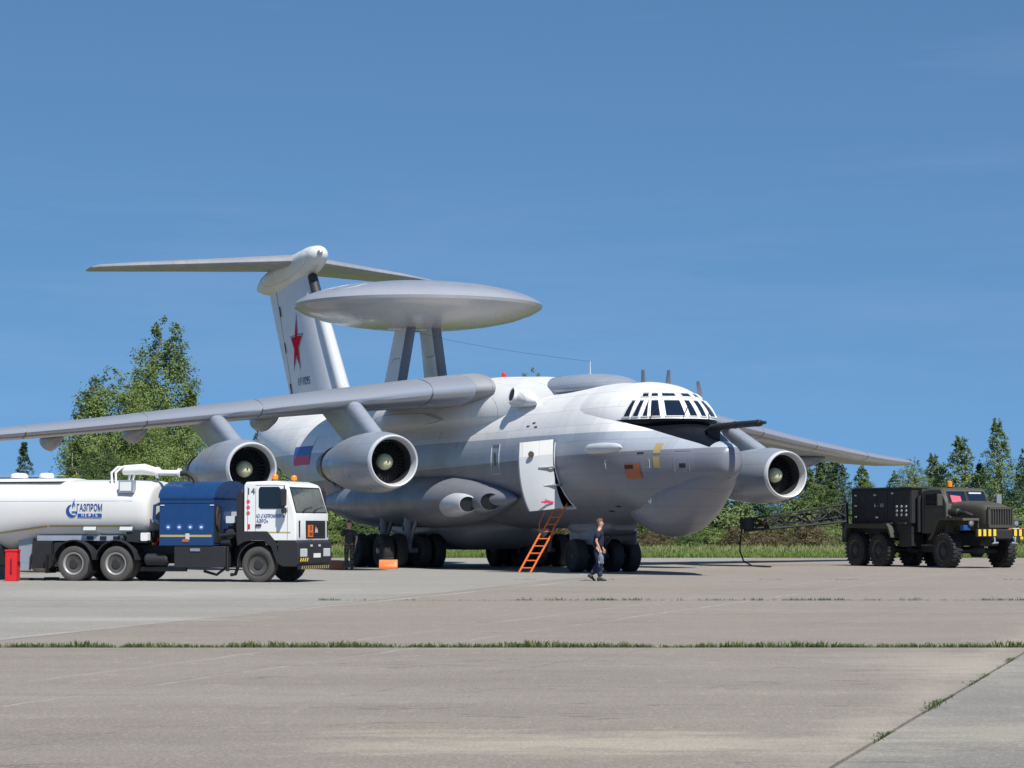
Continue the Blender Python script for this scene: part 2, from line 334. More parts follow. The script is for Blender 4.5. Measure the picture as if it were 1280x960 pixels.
# the field beyond the apron (top just under slab level)
o = obj('grass_field', [(-900, 124, -.02), (900, 124, -.02), (2400, 4800, -.02), (-2400, 4800, -.02)], [(0, 1, 2, 3)], 'field_grass', smooth=False); tag(o, kind='structure', label='green field of grass beyond the concrete apron')
apron = empty('apron', (0, 0, 0), kind='structure', label='concrete apron of large worn slabs')
GAP = .055
rows = [  # near edge, far edge, column lines as (X at near edge, X at far edge), materials
 (-12, 30.5, [(-60, -60), (-14.2, -1.3), (-6.1, 6.55), (20, 32), (60, 60)], ['apron_grey', 'apron_grey', 'apron_cool', 'apron_grey']),
 (30.5, 50.4, [(-60, -60), (-26, -22), (-7.2, -2.9), (12.5, 16.5), (30, 34), (70, 70)], ['apron_light', 'apron_light', 'apron_brown', 'apron_brown', 'apron_brown']),
 (50.4, 70.8, [(-70, -70), (-22, -18), (-2.9, 1.4), (16.5, 20.8), (34, 38), (80, 80)], ['apron_light', 'apron_light', 'apron_brown', 'apron_brown', 'apron_brown']),
 (70.8, 96.5, [(-80, -80), (-18, -12), (1.4, 6.9), (20.8, 26), (38, 43), (90, 90)], ['apron_grey', 'apron_light', 'apron_brown', 'apron_brown', 'apron_brown']),
 (96.5, 124, [(-90, -90), (-12, -6), (6.9, 12.8), (26, 32), (43, 49), (100, 100)], ['apron_grey', 'apron_light', 'apron_brown', 'apron_brown', 'apron_brown'])]
for i, (a_, b_, cols, ms) in enumerate(rows):
    for j in range(len(cols)-1):
        (l0, l1), (r0, r1) = cols[j], cols[j+1]; g = GAP/2 if i < 1 else .02; gy0 = .10 if i == 1 else .03; gy1 = .10 if i == 0 else .03
        gl = g if not (i == 0 and j == 3) else .04
        if i == 0 and j == 1: gl = .004
        if i == 0 and j == 0: r0 += g-.004; r1 += g-.004
        if i == 0 and j == 2: gl = .012
        p = [(l0+gl, a_+gy0), (r0-g, a_+gy0), (r1-g, b_-gy1), (l1+gl, b_-gy1)]
        vs = [(q[0], q[1], zz) for zz in (-.08, 0) for q in p]
        obj('concrete_slab', vs, [(0, 1, 2, 3), (4, 5, 6, 7), (0, 1, 5, 4), (1, 2, 6, 5), (2, 3, 7, 6), (3, 0, 4, 7)], ms[j], apron, smooth=False)
# faded orange guide line
ol = mat('faded_orange', (.50, .27, .13), .9, var=0); ol.b.inputs['Alpha'].default_value = 1
br = ol.noise(1.2, 5, .7, world=True).ramp(.35, .6); ol.nt.links.new((br*.75).s, ol.b.inputs['Alpha'])
obj('painted_line', [(1.3, 42.2, .004), (18, 42.3, .004), (18, 42.55, .004), (1.3, 42.45, .004)], [(0, 1, 2, 3)], 'faded_orange', apron, smooth=False, label='faded orange guide line painted on the slabs')

def tufts(name, pts, hmin, hmax, m, wd=.012, nb=5, spread=.05, label=None, cat=None):
    vs, fs = [], []
    for (px_, py_, sc_) in pts:
        for k in range(nb):
            ax, ay = px_+random.gauss(0, spread), py_+random.gauss(0, spread*.6); h = random.uniform(hmin, hmax)*sc_; t = random.uniform(0, pi)
            dx, dy = cos(t)*wd, sin(t)*wd; lx, ly = random.gauss(0, h*.3), random.gauss(0, h*.3); b = len(vs)
            vs += [(ax-dx, ay-dy, -.03), (ax+dx, ay+dy, -.03), (ax+lx*.4+dx*.6, ay+ly*.4+dy*.6, h*.6), (ax+lx, ay+ly, h)]
            fs += [(b, b+1, b+2), (b, b+2, b+3)]
    o = obj(name, vs, fs, m, smooth=False); tag(o, label, cat, kind='stuff'); return o
pts = []
xx = -15
while xx < 17:
    dens = .55+.45*sin(xx*2.1+.7)+.3*sin(xx*5.3); u_ = 640+F*xx/30.5
    if u_ < 160: dens -= .55 if 44 < u_ < 95 or 145 < u_ < 175 else .05
    if dens > 0 or random.random() < .5: pts += [(xx+random.uniform(-.02, .02), 30.5+random.uniform(-.06, .05), max(.4, .62+.38*dens)) for _ in range(3)]
    xx += .022
dry_ = [(a_, b_, c_) for a_, b_, c_ in pts if random.random() < .16]
pts = [(a_, b_, c_*random.choice((.35, .5, .65, .8, 1))) for a_, b_, c_ in pts if sin(a_*9)+sin(a_*23+1)+random.gauss(0, .8) > -1.3]
tufts('dry_joint_grass', dry_, .03, .10, 'dry_grass', .005, 4, .04, 'dry stalks mixed into the grass of the nearest joint')
tufts('joint_grass', pts, .035, .10, 'joint_grass', .006, 5, .03, 'dark green grass filling the wide nearest apron joint')
pts = []
xx = -4
while xx < 20:
    if random.random() < .45: pts.append((xx+random.uniform(-.05, .05), 50.4+random.uniform(-.015, .015), .28))
    if sin(xx*1.3)+sin(xx*3.1+1)*.8+sin(xx*7.7) +random.gauss(0, .7) > (.3 if xx > .6 else 1.5): pts += [(xx+random.uniform(-.05, .05), 50.4+random.uniform(-.04, .03), random.uniform(.3, 1)) for _ in range(2)]
    xx += .03
for D, x0, x1 in ((70.8, -2, 16), (96.5, -14, 20)):
    xx = x0
    while xx < x1:
        if sin(xx*.9)+sin(xx*2.6+1) > 1.0: pts.append((xx, D, .45))
        xx += .06
tufts('crack_grass', pts, .03, .09, 'joint_grass', .007, 4, .03, 'sparse weeds in the second apron joint behind the first')
pts = []
for k in range(900):
    t = random.random()**.9; D = 12+t*18.2; xx = -6.1+(D+12)/42.5*12.65; s_ = max(0, sin(D*1.9)+sin(D*4.3+2)*.8+.1+(.9 if 19.5 < D < 21.5 else 0))
    if s_ > .25 and random.random() < .75: pts.append((xx+random.gauss(0, .018), D+random.gauss(0, .05), min(1, .36*s_)))
tufts('diagonal_weeds', pts, .012, .045, 'joint_grass', .005, 4, .018, 'small weeds along the slanting joint at lower right')
# grass standing at the apron edge
def inview(d, m_=20): return random.uniform(px(-m_, d), px(1280+m_, d))
pts = []
for k in range(12000):
    d = 124.2+random.random()**1.6*55; pts.append((inview(d), d, .7+.5*random.random()))
tufts('field_grass', pts, .10, .28, 'grass_blade', .035, 4, .22, 'green grass at the far edge of the apron')
pts = []
for k in range(3500):
    d = random.uniform(140, 183); pts.append((inview(d), d, .8+.6*random.random()))
tufts('tall_dry_grass', pts, .15, .42, 'dry_grass', .04, 4, .3, 'straw coloured tall grass in front of the bushes')



# ------------------------------------------------------------ the aircraft (local frame: x aft from the nose, y starboard, z up)
A = empty('radar_aircraft', (6.91, 75.35, 0), radians(180-66.24), 'large white and grey four engined jet with a radar disc on two struts', 'aircraft')
FUS = [(0, .05, 3.5, 3.62, 3.72), (.05, .28, 3.3, 3.64, 3.98), (.2, .44, 3.12, 3.64, 4.13), (.55, .64, 2.95, 3.64, 4.24), (1.1, .88, 2.72, 3.64, 4.34), (1.8, 1.2, 2.42, 3.7, 4.58),
       (2.6, 1.52, 2.14, 3.8, 4.84), (3.4, 1.87, 1.92, 3.82, 5.1), (4.2, 2.13, 1.77, 3.9, 5.6), (5, 2.29, 1.84, 3.95, 6.02), (6.2, 2.4, 1.72, 3.99, 6.36), (8, 2.45, 1.58, 4.0, 6.48), (10, 2.45, 1.5, 4.0, 6.48), (30, 2.45, 1.5, 4.0, 6.48),
       (33, 2.42, 1.75, 4.1, 6.55), (36, 2.25, 2.4, 4.45, 6.7), (39, 1.95, 3.15, 4.9, 6.85), (42, 1.55, 3.95, 5.4, 6.95), (44.5, 1.15, 4.6, 5.8, 6.95), (46.2, .75, 5.1, 6.05, 6.8), (46.9, .45, 5.4, 6.1, 6.6), (47.1, .12, 5.8, 6.1, 6.3)]
xs = [0, .05, .12, .2, .35, .55, .8, 1.1]+[1.1+.23*k for k in range(1, 30)]
xs = [v for v in xs if v < 7.7]+[7.75, 8.02, 8.3, 8.6, 8.9, 9.12, 9.5]+[10+.8*k for k in range(47)]+[47.1]
xs = sorted(v for v in xs if v <= 47.1)
NR = 72
rings = [ring(v, *interp(FUS, v), n=NR) for v in xs]
mb = MB().loft(rings)
# the open doorway: drop the skin between x 8.02..9.12 and z 2.2..4.4 on the starboard side
keep_f, keep_m = [], []
for f, m_ in zip(mb.f, mb.mi):
    c_ = sum((mb.v[i] for i in f), Vector())/len(f)
    if len(f) == 4 and 8.02 < c_.x < 9.12 and c_.y > 1 and 2.22 < c_.z < 4.42: continue
    keep_f.append(f); keep_m.append(m_)
mb.f, mb.mi = keep_f, keep_m
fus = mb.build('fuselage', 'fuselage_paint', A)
def skin_y(x, z):                                            # starboard skin at x, z
    hw, zb, zm, zt = interp(FUS, x); q = (z-zm)/((zt-zm) if z > zm else (zm-zb)); return hw*sqrt(max(0, 1-q*q))
# door recess, frame, sill
MB().add([(7.95, skin_y(8, z_)-.03-dy, z_) for z_ in (2.1, 4.5) for dy in (0, 1.2)]+[(9.2, skin_y(8, z_)-.03-dy, z_) for z_ in (2.1, 4.5) for dy in (0, 1.2)],
   [(0, 1, 3, 2), (4, 5, 7, 6), (1, 5, 7, 3), (0, 1, 5, 4), (2, 3, 7, 6)]).build('doorway', 'matt_black', fus, smooth=False)
df = MB()
zz = [2.2+(4.42-2.2)*k/10 for k in range(11)]
for xd in (8.0, 9.13): df.tube([(xd, skin_y(8, z_)+.01, z_) for z_ in zz], .035, 6)
df.tube([(8.0, skin_y(8, 2.2)+.02, 2.2), (9.13, skin_y(8, 2.2)+.02, 2.2)], .05, 6)
df.build('door_frame', 'light_grey', fus)
# the door, swung open round its forward edge so that its skin faces forward
dvs, dfs, dmi = [], [], []
nz, nw = 14, 4
hx, wD = 7.98, 1.08
for side in (0, 1):
    for k in range(nz+1):
        z_ = 2.2+(4.52-2.2)*k/nz
        ey = .5*skin_y(8, min(z_, 4.4))+.5*skin_y(8, 3.1)+.04
        for j in range(nw+1):
            s_ = j/nw; bulge = .10*sin(pi*s_)
            dvs.append((hx+.10*s_-bulge+side*.10+.28*s_, ey+.12+s_*wD+.0, z_-.12*s_))
n1 = (nz+1)*(nw+1)
for side in (0, 1):
    for k in range(nz):
        for j in range(nw):
            b = side*n1+k*(nw+1)+j; dfs.append((b, b+1, b+nw+2, b+nw+1)); dmi.append((0 if k > 10 else 1) if side == 0 else 1)
for k in range(nz):
    for j in (0, nw): b = k*(nw+1)+j; dfs.append((b, b+nw+1, b+nw+1+n1, b+n1)); dmi.append(1)
for j in range(nw):
    for k in (0, nz): b = k*(nw+1)+j; dfs.append((b, b+1, b+1+n1, b+n1)); dmi.append(1)
door = obj('entrance_door', dvs, dfs, ['white_paint', 'light_grey'], A, fm=dmi, label='open entrance door, white on top and pale grey below')
MB().lathe([(0, .0), (-.03, .10), (-.045, .11), (-.045, 0)], 'x', 20, (8.1, skin_y(8, 4.0)+.85, 4.0)).build('door_porthole', 'burnt_metal', door)
b_ = MB()
for j in range(9): b_.box((8.02, 8.03), (2.45+.04*j, 2.47+.04*j), (2.32+.012*j, 2.40+.012*j))
b_.box((7.98, 7.99), (2.5, 2.95), (2.36, 2.42)); b_.build('warning_print', 'flag_red', door, smooth=False)
for z_ in (3.55, 2.95):
    hb = MB(); hb.tube([(7.95, skin_y(8, z_)+.0, z_), (7.9, skin_y(8, z_)+.2, z_+.03), (8.06, skin_y(8, z_)+.62, z_)], .035, 6); hb.build('hinge_arm', 'bare_metal', door)
# side escape hatch outline, panels and tags on the skin
def patch(name, x0, x1, z0, z1, m, parent=fus, off=.008, label=None, nn=6):
    vs = []
    for k in range(nn+1):
        z_ = z0+(z1-z0)*k/nn
        for x_ in (x0, x1): vs.append((x_, skin_y(x_, z_)+off, z_))
    return obj(name, vs, [(2*k, 2*k+1, 2*k+3, 2*k+2) for k in range(nn)], m, parent, label=label)
def outline(name, x0, x1, z0, z1, m, r=.018):
    b = MB(); zz_ = [z0+(z1-z0)*k/8 for k in range(9)]
    b.tube([(x0, skin_y(x0, q)+.005, q) for q in zz_], r, 4); b.tube([(x1, skin_y(x1, q)+.005, q) for q in zz_], r, 4)
    for q in (z0, z1): b.tube([(x0, skin_y(x0, q)+.005, q), (x1, skin_y(x1, q)+.005, q)], r, 4)
    return b.build(name, m, fus)
outline('hatch_outline', 12.75, 13.45, 3.45, 4.5, 'light_grey'); patch('hatch_handle', 13.05, 13.2, 3.75, 4.2, 'burnt_metal')
patch('ochre_tape', 2.28, 2.55, 3.90, 4.22, 'ochre', off=.012); patch('ochre_tape', 2.28, 2.55, 3.44, 3.80, 'ochre', off=.012)
patch('red_cover_tag', 3.05, 3.66, 3.10, 3.60, 'tag_orange', off=.035, label='orange protective tag'); patch('probe_hole', 3.3, 3.65, 3.42, 3.55, 'matt_black', off=.042)
patch('intake_grille', 1.32, 1.55, 3.42, 3.56, 'matt_black'); outline('nose_panel', 1.2, 1.75, 3.3, 3.95, 'grey_paint', .008)
outline('nose_panel', 2.7, 4.6, 3.45, 3.72, 'light_grey', .008)
for k in range(4): patch('chin_mark', 1.02+.17*k, 1.06+.17*k, 2.62, 2.74, 'navy_print', off=.01, nn=2)
for (xa, za) in ((5.2, 2.2), (5.9, 2.05), (5.0, 1.98), (9.9, 5.0), (10.2, 5.15), (10.6, 5.05), (2.9, 3.9)): patch('vent', xa, xa+.25, za, za+.05, 'matt_black', nn=1)
# chin radome
CH = [(.25, .12, 3.05, 3.3, 3.5), (.65, .52, 2.84, 3.2, 3.6), (1.1, .72, 2.52, 3.1, 3.6), (1.5, .86, 2.24, 3.0, 3.6), (2.0, 1.0, 1.90, 2.9, 3.5), (2.6, 1.15, 1.56, 2.7, 3.3), (3.2, 1.24, 1.32, 2.6, 3.2),
      (3.8, 1.25, 1.22, 2.5, 3.1), (4.4, 1.2, 1.28, 2.4, 3.0), (5.0, 1.08, 1.44, 2.3, 2.8), (5.5, .92, 1.58, 2.25, 2.7), (5.85, .66, 1.75, 2.2, 2.6), (6.1, .15, 2.0, 2.15, 2.3)]
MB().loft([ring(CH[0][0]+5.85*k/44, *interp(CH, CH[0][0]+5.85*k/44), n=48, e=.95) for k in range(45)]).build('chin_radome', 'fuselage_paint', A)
MB().lathe([(0, .0), (.04, .09), (0, .12)], 'y', 14, (3.3, 1.22, 2.42)).build('radome_cap', 'white_paint', A)
# cockpit dome: plan outline per level (z, front x, half width at the rear)
CK = [(4.25, 3.5, 1.6), (4.7, 3.0, 1.85), (5.0, 2.62, 2.06), (5.35, 2.9, 2.0), (5.65, 3.25, 1.84), (5.9, 3.62, 1.6), (6.1, 4.0, 1.32), (6.25, 4.5, 1.0), (6.35, 5.1, .6), (6.4, 5.6, .2)]
XR = 6.6
def ck(z_, ph, off=0):
    xf, hw = interp(CK, z_); L = XR-xf
    e_ = .9
    return Vector((XR-(L+off)*se(cos(ph), e_), (hw+off)*se(sin(ph), 1.0), z_+off*.4))
def fus_y(x_, z_): return max(0.0, skin_y(x_, z_)) if z_ < interp(FUS, x_)[3] else 0.0
lv = [4.25, 4.5, 4.7, 4.85, 4.95, 5.0, 5.06, 5.2, 5.35, 5.5, 5.65, 5.78, 5.9, 6.0, 6.1, 6.18, 6.25, 6.31, 6.35, 6.38, 6.4]
n = 48+12; vs = []
for z_ in lv:
    hwz = interp(CK, z_)[1]
    def aft(t, sg): w_ = t*t*(3-2*t); x_ = XR+2.2*t; return Vector((x_, sg*(hwz*(1-w_)+max(0, fus_y(x_, z_)-.06)*w_), z_-(.05*w_)))
    vs += [aft(1-k/6, -1) for k in range(6)]+[ck(z_, -pi/2+pi*k/48) for k in range(49)]+[aft(k/6, 1) for k in range(1, 7)]
fs = [(i*(n+1)+k, i*(n+1)+k+1, (i+1)*(n+1)+k+1, (i+1)*(n+1)+k) for i in range(len(lv)-1) for k in range(n)]
fs.append(tuple(range((len(lv)-1)*(n+1), len(lv)*(n+1))))
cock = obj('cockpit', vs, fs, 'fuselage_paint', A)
R_ = radians
def pane(b0, b1, t0, t1, z0, z1, m='dark_glass'):
    nn = 5; v_ = []
    P_ = lambda a_, t, off: ck(z0+(z1-z0)*t, R_((b0+(b1-b0)*a_)*(1-t)+(t0+(t1-t0)*a_)*t), off)
    for i in range(nn+1):
        for j in range(nn+1): v_.append(P_(j/nn, i/nn, .012))
    f_ = [(i*(nn+1)+j, i*(nn+1)+j+1, (i+1)*(nn+1)+j+1, (i+1)*(nn+1)+j) for i in range(nn) for j in range(nn)]
    g = obj('window_pane', v_, f_, m, cock)
    b = MB()
    for q in (0, 1): b.tube([P_(q, k/4, .014) for k in range(5)], .026, 4); b.tube([P_(k/4, q, .014) for k in range(5)], .026, 4)
    b.build('window_frame', 'white_paint', g)
LOW = [(56.5, 51, 48.3, 44.4), (49.4, 44.5, 41.4, 37), (42, 37.4, 34.4, 33), (35.8, 27.4, 31.9, 25), (23.6, 6.4, 20.9, 4.8), (2.9, -5.8, .8, -6.3), (-9.4, -17.2, -10.1, -19.2), (-22.5, -43, -21.5, -34)]
for q in LOW: pane(*q, 5.12, 5.68)
for q in LOW[:4]: pane(*[-v-14 for v in q], 5.12, 5.68)
for a0, a1 in ((40.2, 33.2), (31.5, 24), (21, 5.8), (-1, -15), (-20, -33), (-40, -50)): pane(a0, a1, a0*.97, a1*.97, 5.79, 5.93)
# wipers, probe, antennas
for ph in (10, 36, -18):
    wb = MB(); wb.tube([ck(5.02, R_(ph), .05), ck(5.2, R_(ph-3), .05), ck(5.42, R_(ph-9), .05)], .015, 4); wb.build('wiper', 'matt_black', cock)
pb = MB(); pb.tube([(1.75, .0, 4.60), (1.35, 0, 4.70), (.9, 0, 4.72), (-.5, 0, 4.73), (-1.75, 0, 4.73)], [.06, .11, .108, .105, .10], 16)
pb.tube([(-1.75, 0, 4.73), (-1.79, 0, 4.73), (-2.05, 0, 4.73)], [.10, .06, .05], 12); pb.tube([(-1.62, 0, 4.73), (-1.54, 0, 4.73)], .112, 14); pb.tube([(-.2, 0, 4.73), (-.12, 0, 4.73)], .12, 14)
pb.loft([[(.95, -.05, 4.15), (.95, .05, 4.15), (1.45, .07, 4.3), (1.45, -.07, 4.3)], [(.85, -.05, 4.68), (.85, .05, 4.68), (1.55, .07, 4.64), (1.55, -.07, 4.64)]])
pb.build('refuelling_probe', 'matt_black', A)
for (x_, y_, h_, ln) in ((6.5, -.2, .52, 0), (5.0, -.35, .42, -.10), (4.15, -1.1, .40, .10)):
    zt = 6.35 if x_ > 4.9 else 5.98
    MB().loft([[(x_-.12, y_-.02, zt-.1), (x_, y_+.03, zt-.1), (x_+.22, y_+.02, zt-.1), (x_+.22, y_-.02, zt-.1)], [(x_+ln, y_-.015, zt+h_), (x_+.05+ln, y_+.02, zt+h_), (x_+.18+ln, y_+.01, zt+h_), (x_+.18+ln, y_-.01, zt+h_)]]).build('blade_antenna', 'grey_paint', A)
MB().tube([(10.3, 0, 6.8), (10.3, 0, 7.4)], [.03, .015], 6).build('mast', 'light_grey', A)
bl = MB().lathe([(0, .09), (.10, .09), (.16, .06), (.18, .01)], 'z', 14, (17.9, 0, 7.28)).build('beacon', 'red', A)
# dorsal satellite fairing, wing hump, small blister outlet
SF = [(7.0, .05, 6.3, 6.4, 6.46), (7.6, .6, 6.1, 6.35, 6.64), (8.6, .95, 6.1, 6.35, 6.82), (10, 1.12, 6.1, 6.35, 6.93), (11.5, 1.08, 6.1, 6.4, 6.97), (12.8, .8, 6.2, 6.5, 6.98), (13.9, .3, 6.6, 6.8, 6.97), (14.4, .04, 6.7, 6.8, 6.85)]
MB().loft([ring(7+7.4*k/30, *interp(SF, 7+7.4*k/30), n=36) for k in range(31)]).build('dorsal_fairing', 'nacelle_grey', A)
WF = [(9.5, .3, 5.9, 6.1, 6.5), (11, 1.2, 5.6, 5.8, 6.72), (13, 1.75, 5.2, 5.6, 6.98), (15, 2.25, 5.0, 5.6, 7.12), (18, 2.5, 5.0, 5.6, 7.24), (24, 2.55, 5.0, 5.6, 7.24), (28, 2.3, 5.0, 5.6, 7.05), (31, 1.6, 5.4, 5.7, 6.8), (34, .5, 6, 6.1, 6.55)]
MB().loft([ring(9.5+24.5*k/50, *interp(WF, 9.5+24.5*k/50), n=44, e=.85) for k in range(51)]).build('wing_fairing', 'white_paint', A)
bo = MB(); bo.loft([ring(11.0+1.75*k/14, *interp([(11.0, .02, 5.9, 5.95, 6.0), (11.6, .28, 5.8, 6.05, 6.35), (12.3, .34, 5.82, 6.1, 6.50), (12.75, .34, 5.82, 6.1, 6.52)], 11.0+1.75*k/14), n=24, cy=1.75) for k in range(15)])
bo = bo.build('blister_outlet', 'white_paint', A)
R4 = Matrix.Translation((12.32, 2.10, 6.24)) @ Matrix.Rotation(radians(88), 4, 'Z') @ Matrix.Rotation(radians(-14), 4, 'Y')
b = MB(); b.open = 1; b.lathe([(-.35, .27), (.0, .28), (.05, .27), (.04, .22)], 'x', 26, M4=R4); b.build('outlet_rim', 'white_paint', bo)
MB().lathe([(0.0, .22), (.035, .22), (.04, 0)], 'x', 22, M4=R4).build('outlet_hole', 'black', bo)
oo = MB().loft([ring(3.0+2.5*k/14, *interp([(3.0, .03, 4.08, 4.1, 4.12), (3.3, .13, 3.96, 4.1, 4.24), (4.2, .18, 3.92, 4.1, 4.28), (5.1, .16, 3.93, 4.1, 4.27), (5.5, .04, 4.07, 4.1, 4.13)], 3.0+2.5*k/14), n=20, cy=0) for k in range(15)])
for q in oo.v: q.y += 2.42+.10*min(1, (q.x-3.0)/1.2)-.03
oo.build('side_pod', 'light_grey', A)

# wings
def aerofoil(tc, n=22):
    up_, lo = [], []
    for i in range(n+1):
        x_ = (1-cos(pi*i/n))/2
        t = 5*tc*(.2969*sqrt(x_)-.126*x_-.3516*x_**2+.2843*x_**3-.1036*x_**4)
        c_ = .02*(1-(2*x_-1)**2); up_.append((x_, c_+t)); lo.append((x_, c_-t))
    return up_[::-1]+lo[1:-1]                                   # starts at TE, over the top to LE, back below
def wing_sec(y_, side, x0, z0, ch, tc, tw=0, vertical=False):
    return [(x0+p[0]*ch, side*y_, z0+p[1]*ch-p[0]*ch*tw) for p in aerofoil(tc)]
WT = [(1.9, 14.3, 6.62, 9.9, .125), (2.6, 14.75, 6.58, 9.4, .125), (6.4, 17.05, 6.24, 7.6, .12), (10.8, 19.65, 5.75, 6.0, .115), (17.9, 23.85, 5.02, 4.5, .11), (24.8, 27.95, 4.55, 3.0, .105), (25.25, 28.5, 4.55, 2.3, .06)]
def wsec(y_, side=1, grow=0):
    x0, z0, ch, tc = interp(WT, y_); return wing_sec(y_, side, x0, z0, ch, tc, .035)
ys_w = [1.9, 2.6, 4, 5.2, 6.4, 8, 9.4, 10.8, 13, 15.5, 17.9, 20, 22.4, 24.8, 25.1, 25.25]
for side in (1, -1):
    wg = MB().loft([wsec(q, side) for q in ys_w]).build('wing', 'wing_grey', A)
    # leading edge slats: bright pieces slightly proud of the wing
    brk = [2.5, 3.9, 9.35, 13.1, 17.1, 21.0, 25.0]
    for k in range(len(brk)-1):
        qs = [brk[k]+.025+(brk[k+1]-brk[k]-.05)*j/5 for j in range(6)]; rg = []
        for q in qs:
            x0, z0, ch, tc = interp(WT, q); s_ = [p for p in wing_sec(q, side, x0, z0, ch, tc, .035)]
            sub = s_[16:29]; r = []                              # points round the nose
            cx_ = x0+.11*ch; cz_ = z0+.015*ch
            for p in sub: r.append((p[0]+(p[0]-cx_)*.05-.015, p[1], p[2]+(p[2]-cz_)*.06+(.012 if p[2] > cz_ else -.012)))
            r.append((cx_, side*q, cz_)); rg.append(r)
        MB().loft(rg).build('slat', 'slat_metal', wg)
    # flap track fairings
    for q in (4.6, 7.6, 12.4, 15.4, 19.2):
        x0, z0, ch, tc = interp(WT, q); xe = x0+ch; zz_ = z0-.035*ch-.10
        f_ = [(xe-2.6, .03, -.05, 0, .05), (xe-1.8, .2, -.28, 0, .1), (xe-.7, .28, -.48, 0, .15), (xe+.2, .24, -.36, 0, .12), (xe+.85, .03, -.06, 0, .04)]
        b = MB().loft([[(p[0], p[1]+side*q, p[2]+zz_) for p in ring(xe-2.6+3.45*k/14, *interp(f_, xe-2.6+3.45*k/14), n=16)] for k in range(15)])
        b.build('flap_fairing', 'nacelle_grey', wg)
    MB().tube([(28.1, side*25.0, 4.68), (30.0, side*25.1, 4.62)], [.06, .02], 6).build('wing_tip_light', 'bare_metal', wg)
# engines
for (ex, ey, ez) in ((13.1, 6.31, 3.87), (15.5, 10.75, 3.62), (13.1, -6.31, 3.87), (15.55, -11.03, 3.6)):
    s_ = 1 if ey > 0 else -1
    nm = MB(); nm.open = 1
    nm.lathe([(.16, .945), (.5, 1.01), (1.2, 1.085), (2.2, 1.10), (3.4, 1.04), (4.4, .92), (5.3, .75), (5.9, .66)], 'x', 44, (ex, ey, ez))
    nac = nm.build('engine', 'nacelle_grey', A)
    l_ = MB(); l_.open = 1; l_.lathe([(.17, .947), (.06, .925), (.0, .885), (.03, .845), (.16, .81), (.40, .785)], 'x', 44, (ex, ey, ez)); l_.build('intake_lip', 'lip_metal', nac)
    l_ = MB(); l_.open = 1; l_.lathe([(.40, .785), (.75, .77), (1.25, .77)], 'x', 44, (ex, ey, ez)); l_.build('intake_duct', 'dark_metal', nac)
    fb = MB(); fb.lathe([(1.22, .77), (1.23, .0)], 'x', 40, (ex, ey, ez), mi=1)
    for k in range(32):
        a_ = 2*pi*k/32; v_ = []
        for (r, tw, x_) in ((.22, .5, 1.0), (.48, .8, .96), (.76, 1.05, 1.0)):
            for sg in (-1, 1):
                aa = a_+sg*.06; v_.append((ex+x_+sg*.05*tw, ey+r*cos(aa), ez+r*sin(aa)))
        fb.add(v_, [(0, 1, 3, 2), (2, 3, 5, 4)])
    fb.build('fan', ['dark_metal', 'black'], nac)
    sp_ = MB(); sp_.lathe([(.62, .02), (.64, .10), (.70, .19), (.82, .27), (.98, .30), (1.1, .30)], 'x', 24, (ex, ey, ez)); sp_.lathe([(.60, .03), (.605, .035), (.61, 0)], 'x', 8, (ex, ey-.0, ez), mi=1)
    sp_.build('spinner', ['spinner', 'black'], nac)
    nz_ = MB(); nz_.open = 1; nz_.lathe([(5.85, .68), (5.95, .70), (6.1, .66), (6.9, .52), (6.95, .50), (6.6, .46), (6.4, .3), (7.2, .12), (7.4, .01)], 'x', 30, (ex, ey, ez)); nz_.tube([(ex+4.6, ey+s_*.3, ez-.85), (ex+5.3, ey+s_*.3, ez-.8), (ex+5.9, ey+s_*.2, ez-.62)], .07, 6)
    nz_.build('exhaust_nozzle', 'burnt_metal', nac)
    x0, z0, ch, tc = interp(WT, abs(ey)); pl = []
    for t in [0, .15, .3, .45, .6, .75, .9, 1.0]:
        zz_ = (ez+.72)*(1-t)+(z0+.02)*t
        xa = (ex+.75)*(1-t)+(x0+.22)*t; xb = (ex+4.9)*(1-t)+(x0+4.6)*t; wd = .27
        sec = []
        for (fx, fw) in ((0, .0), (.015, .45), (.05, .78), (.12, 1.0), (.3, .95), (.6, .6), (1, .06)): sec.append((xa+(xb-xa)*fx, ey+wd*fw, zz_))
        for (fx, fw) in ((1, .06), (.6, .6), (.3, .95), (.12, 1.0), (.05, .78), (.015, .45)): sec.append((xa+(xb-xa)*fx, ey-wd*fw, zz_))
        pl.append(sec)
    MB().loft(pl).build('pylon', 'nacelle_grey', nac)
# fin
def vsec(z_, xa, xb, th): return [(xa+p[0]*(xb-xa), p[1]*(th*2.0), z_) for p in [(q[0], (q[1]-.02*(1-(2*q[0]-1)**2))) for q in aerofoil(.125)]]
fin = MB().loft([vsec(6.4, 34.7, 42.7, 3.6), vsec(7.8, 36.15, 43.5, 3.5), vsec(10.6, 38.35, 45.3, 3.1), vsec(13.5, 40.5, 47.1, 2.7)]).build('fin', 'fin_grey', A)
def fin_y(x_, z_):
    t = (z_-7.8)/5.7; xa = 36.15+4.35*t; xb = 43.5+3.6*t; q = (x_-xa)/(xb-xa); th = 3.5-.8*t; q = min(.95, max(.02, q))
    return 2*th*5*.125*(.2969*sqrt(q)-.126*q-.3516*q*q+.2843*q**3-.1036*q**4)
fl = MB(); fl.tube([(34.55, 0, 7.0), (36.0, 0, 7.8), (38.2, 0, 10.6), (39.1, 0, 11.6)], [.18, .30, .27, .25], 16); fl.build('fin_leading_edge', 'lip_metal', fin)
MB().tube([(39.62, 0, 12.3), (40.35, 0, 13.3)], [.25, .23], 12).build('fin_boot', 'dark_metal', fin)
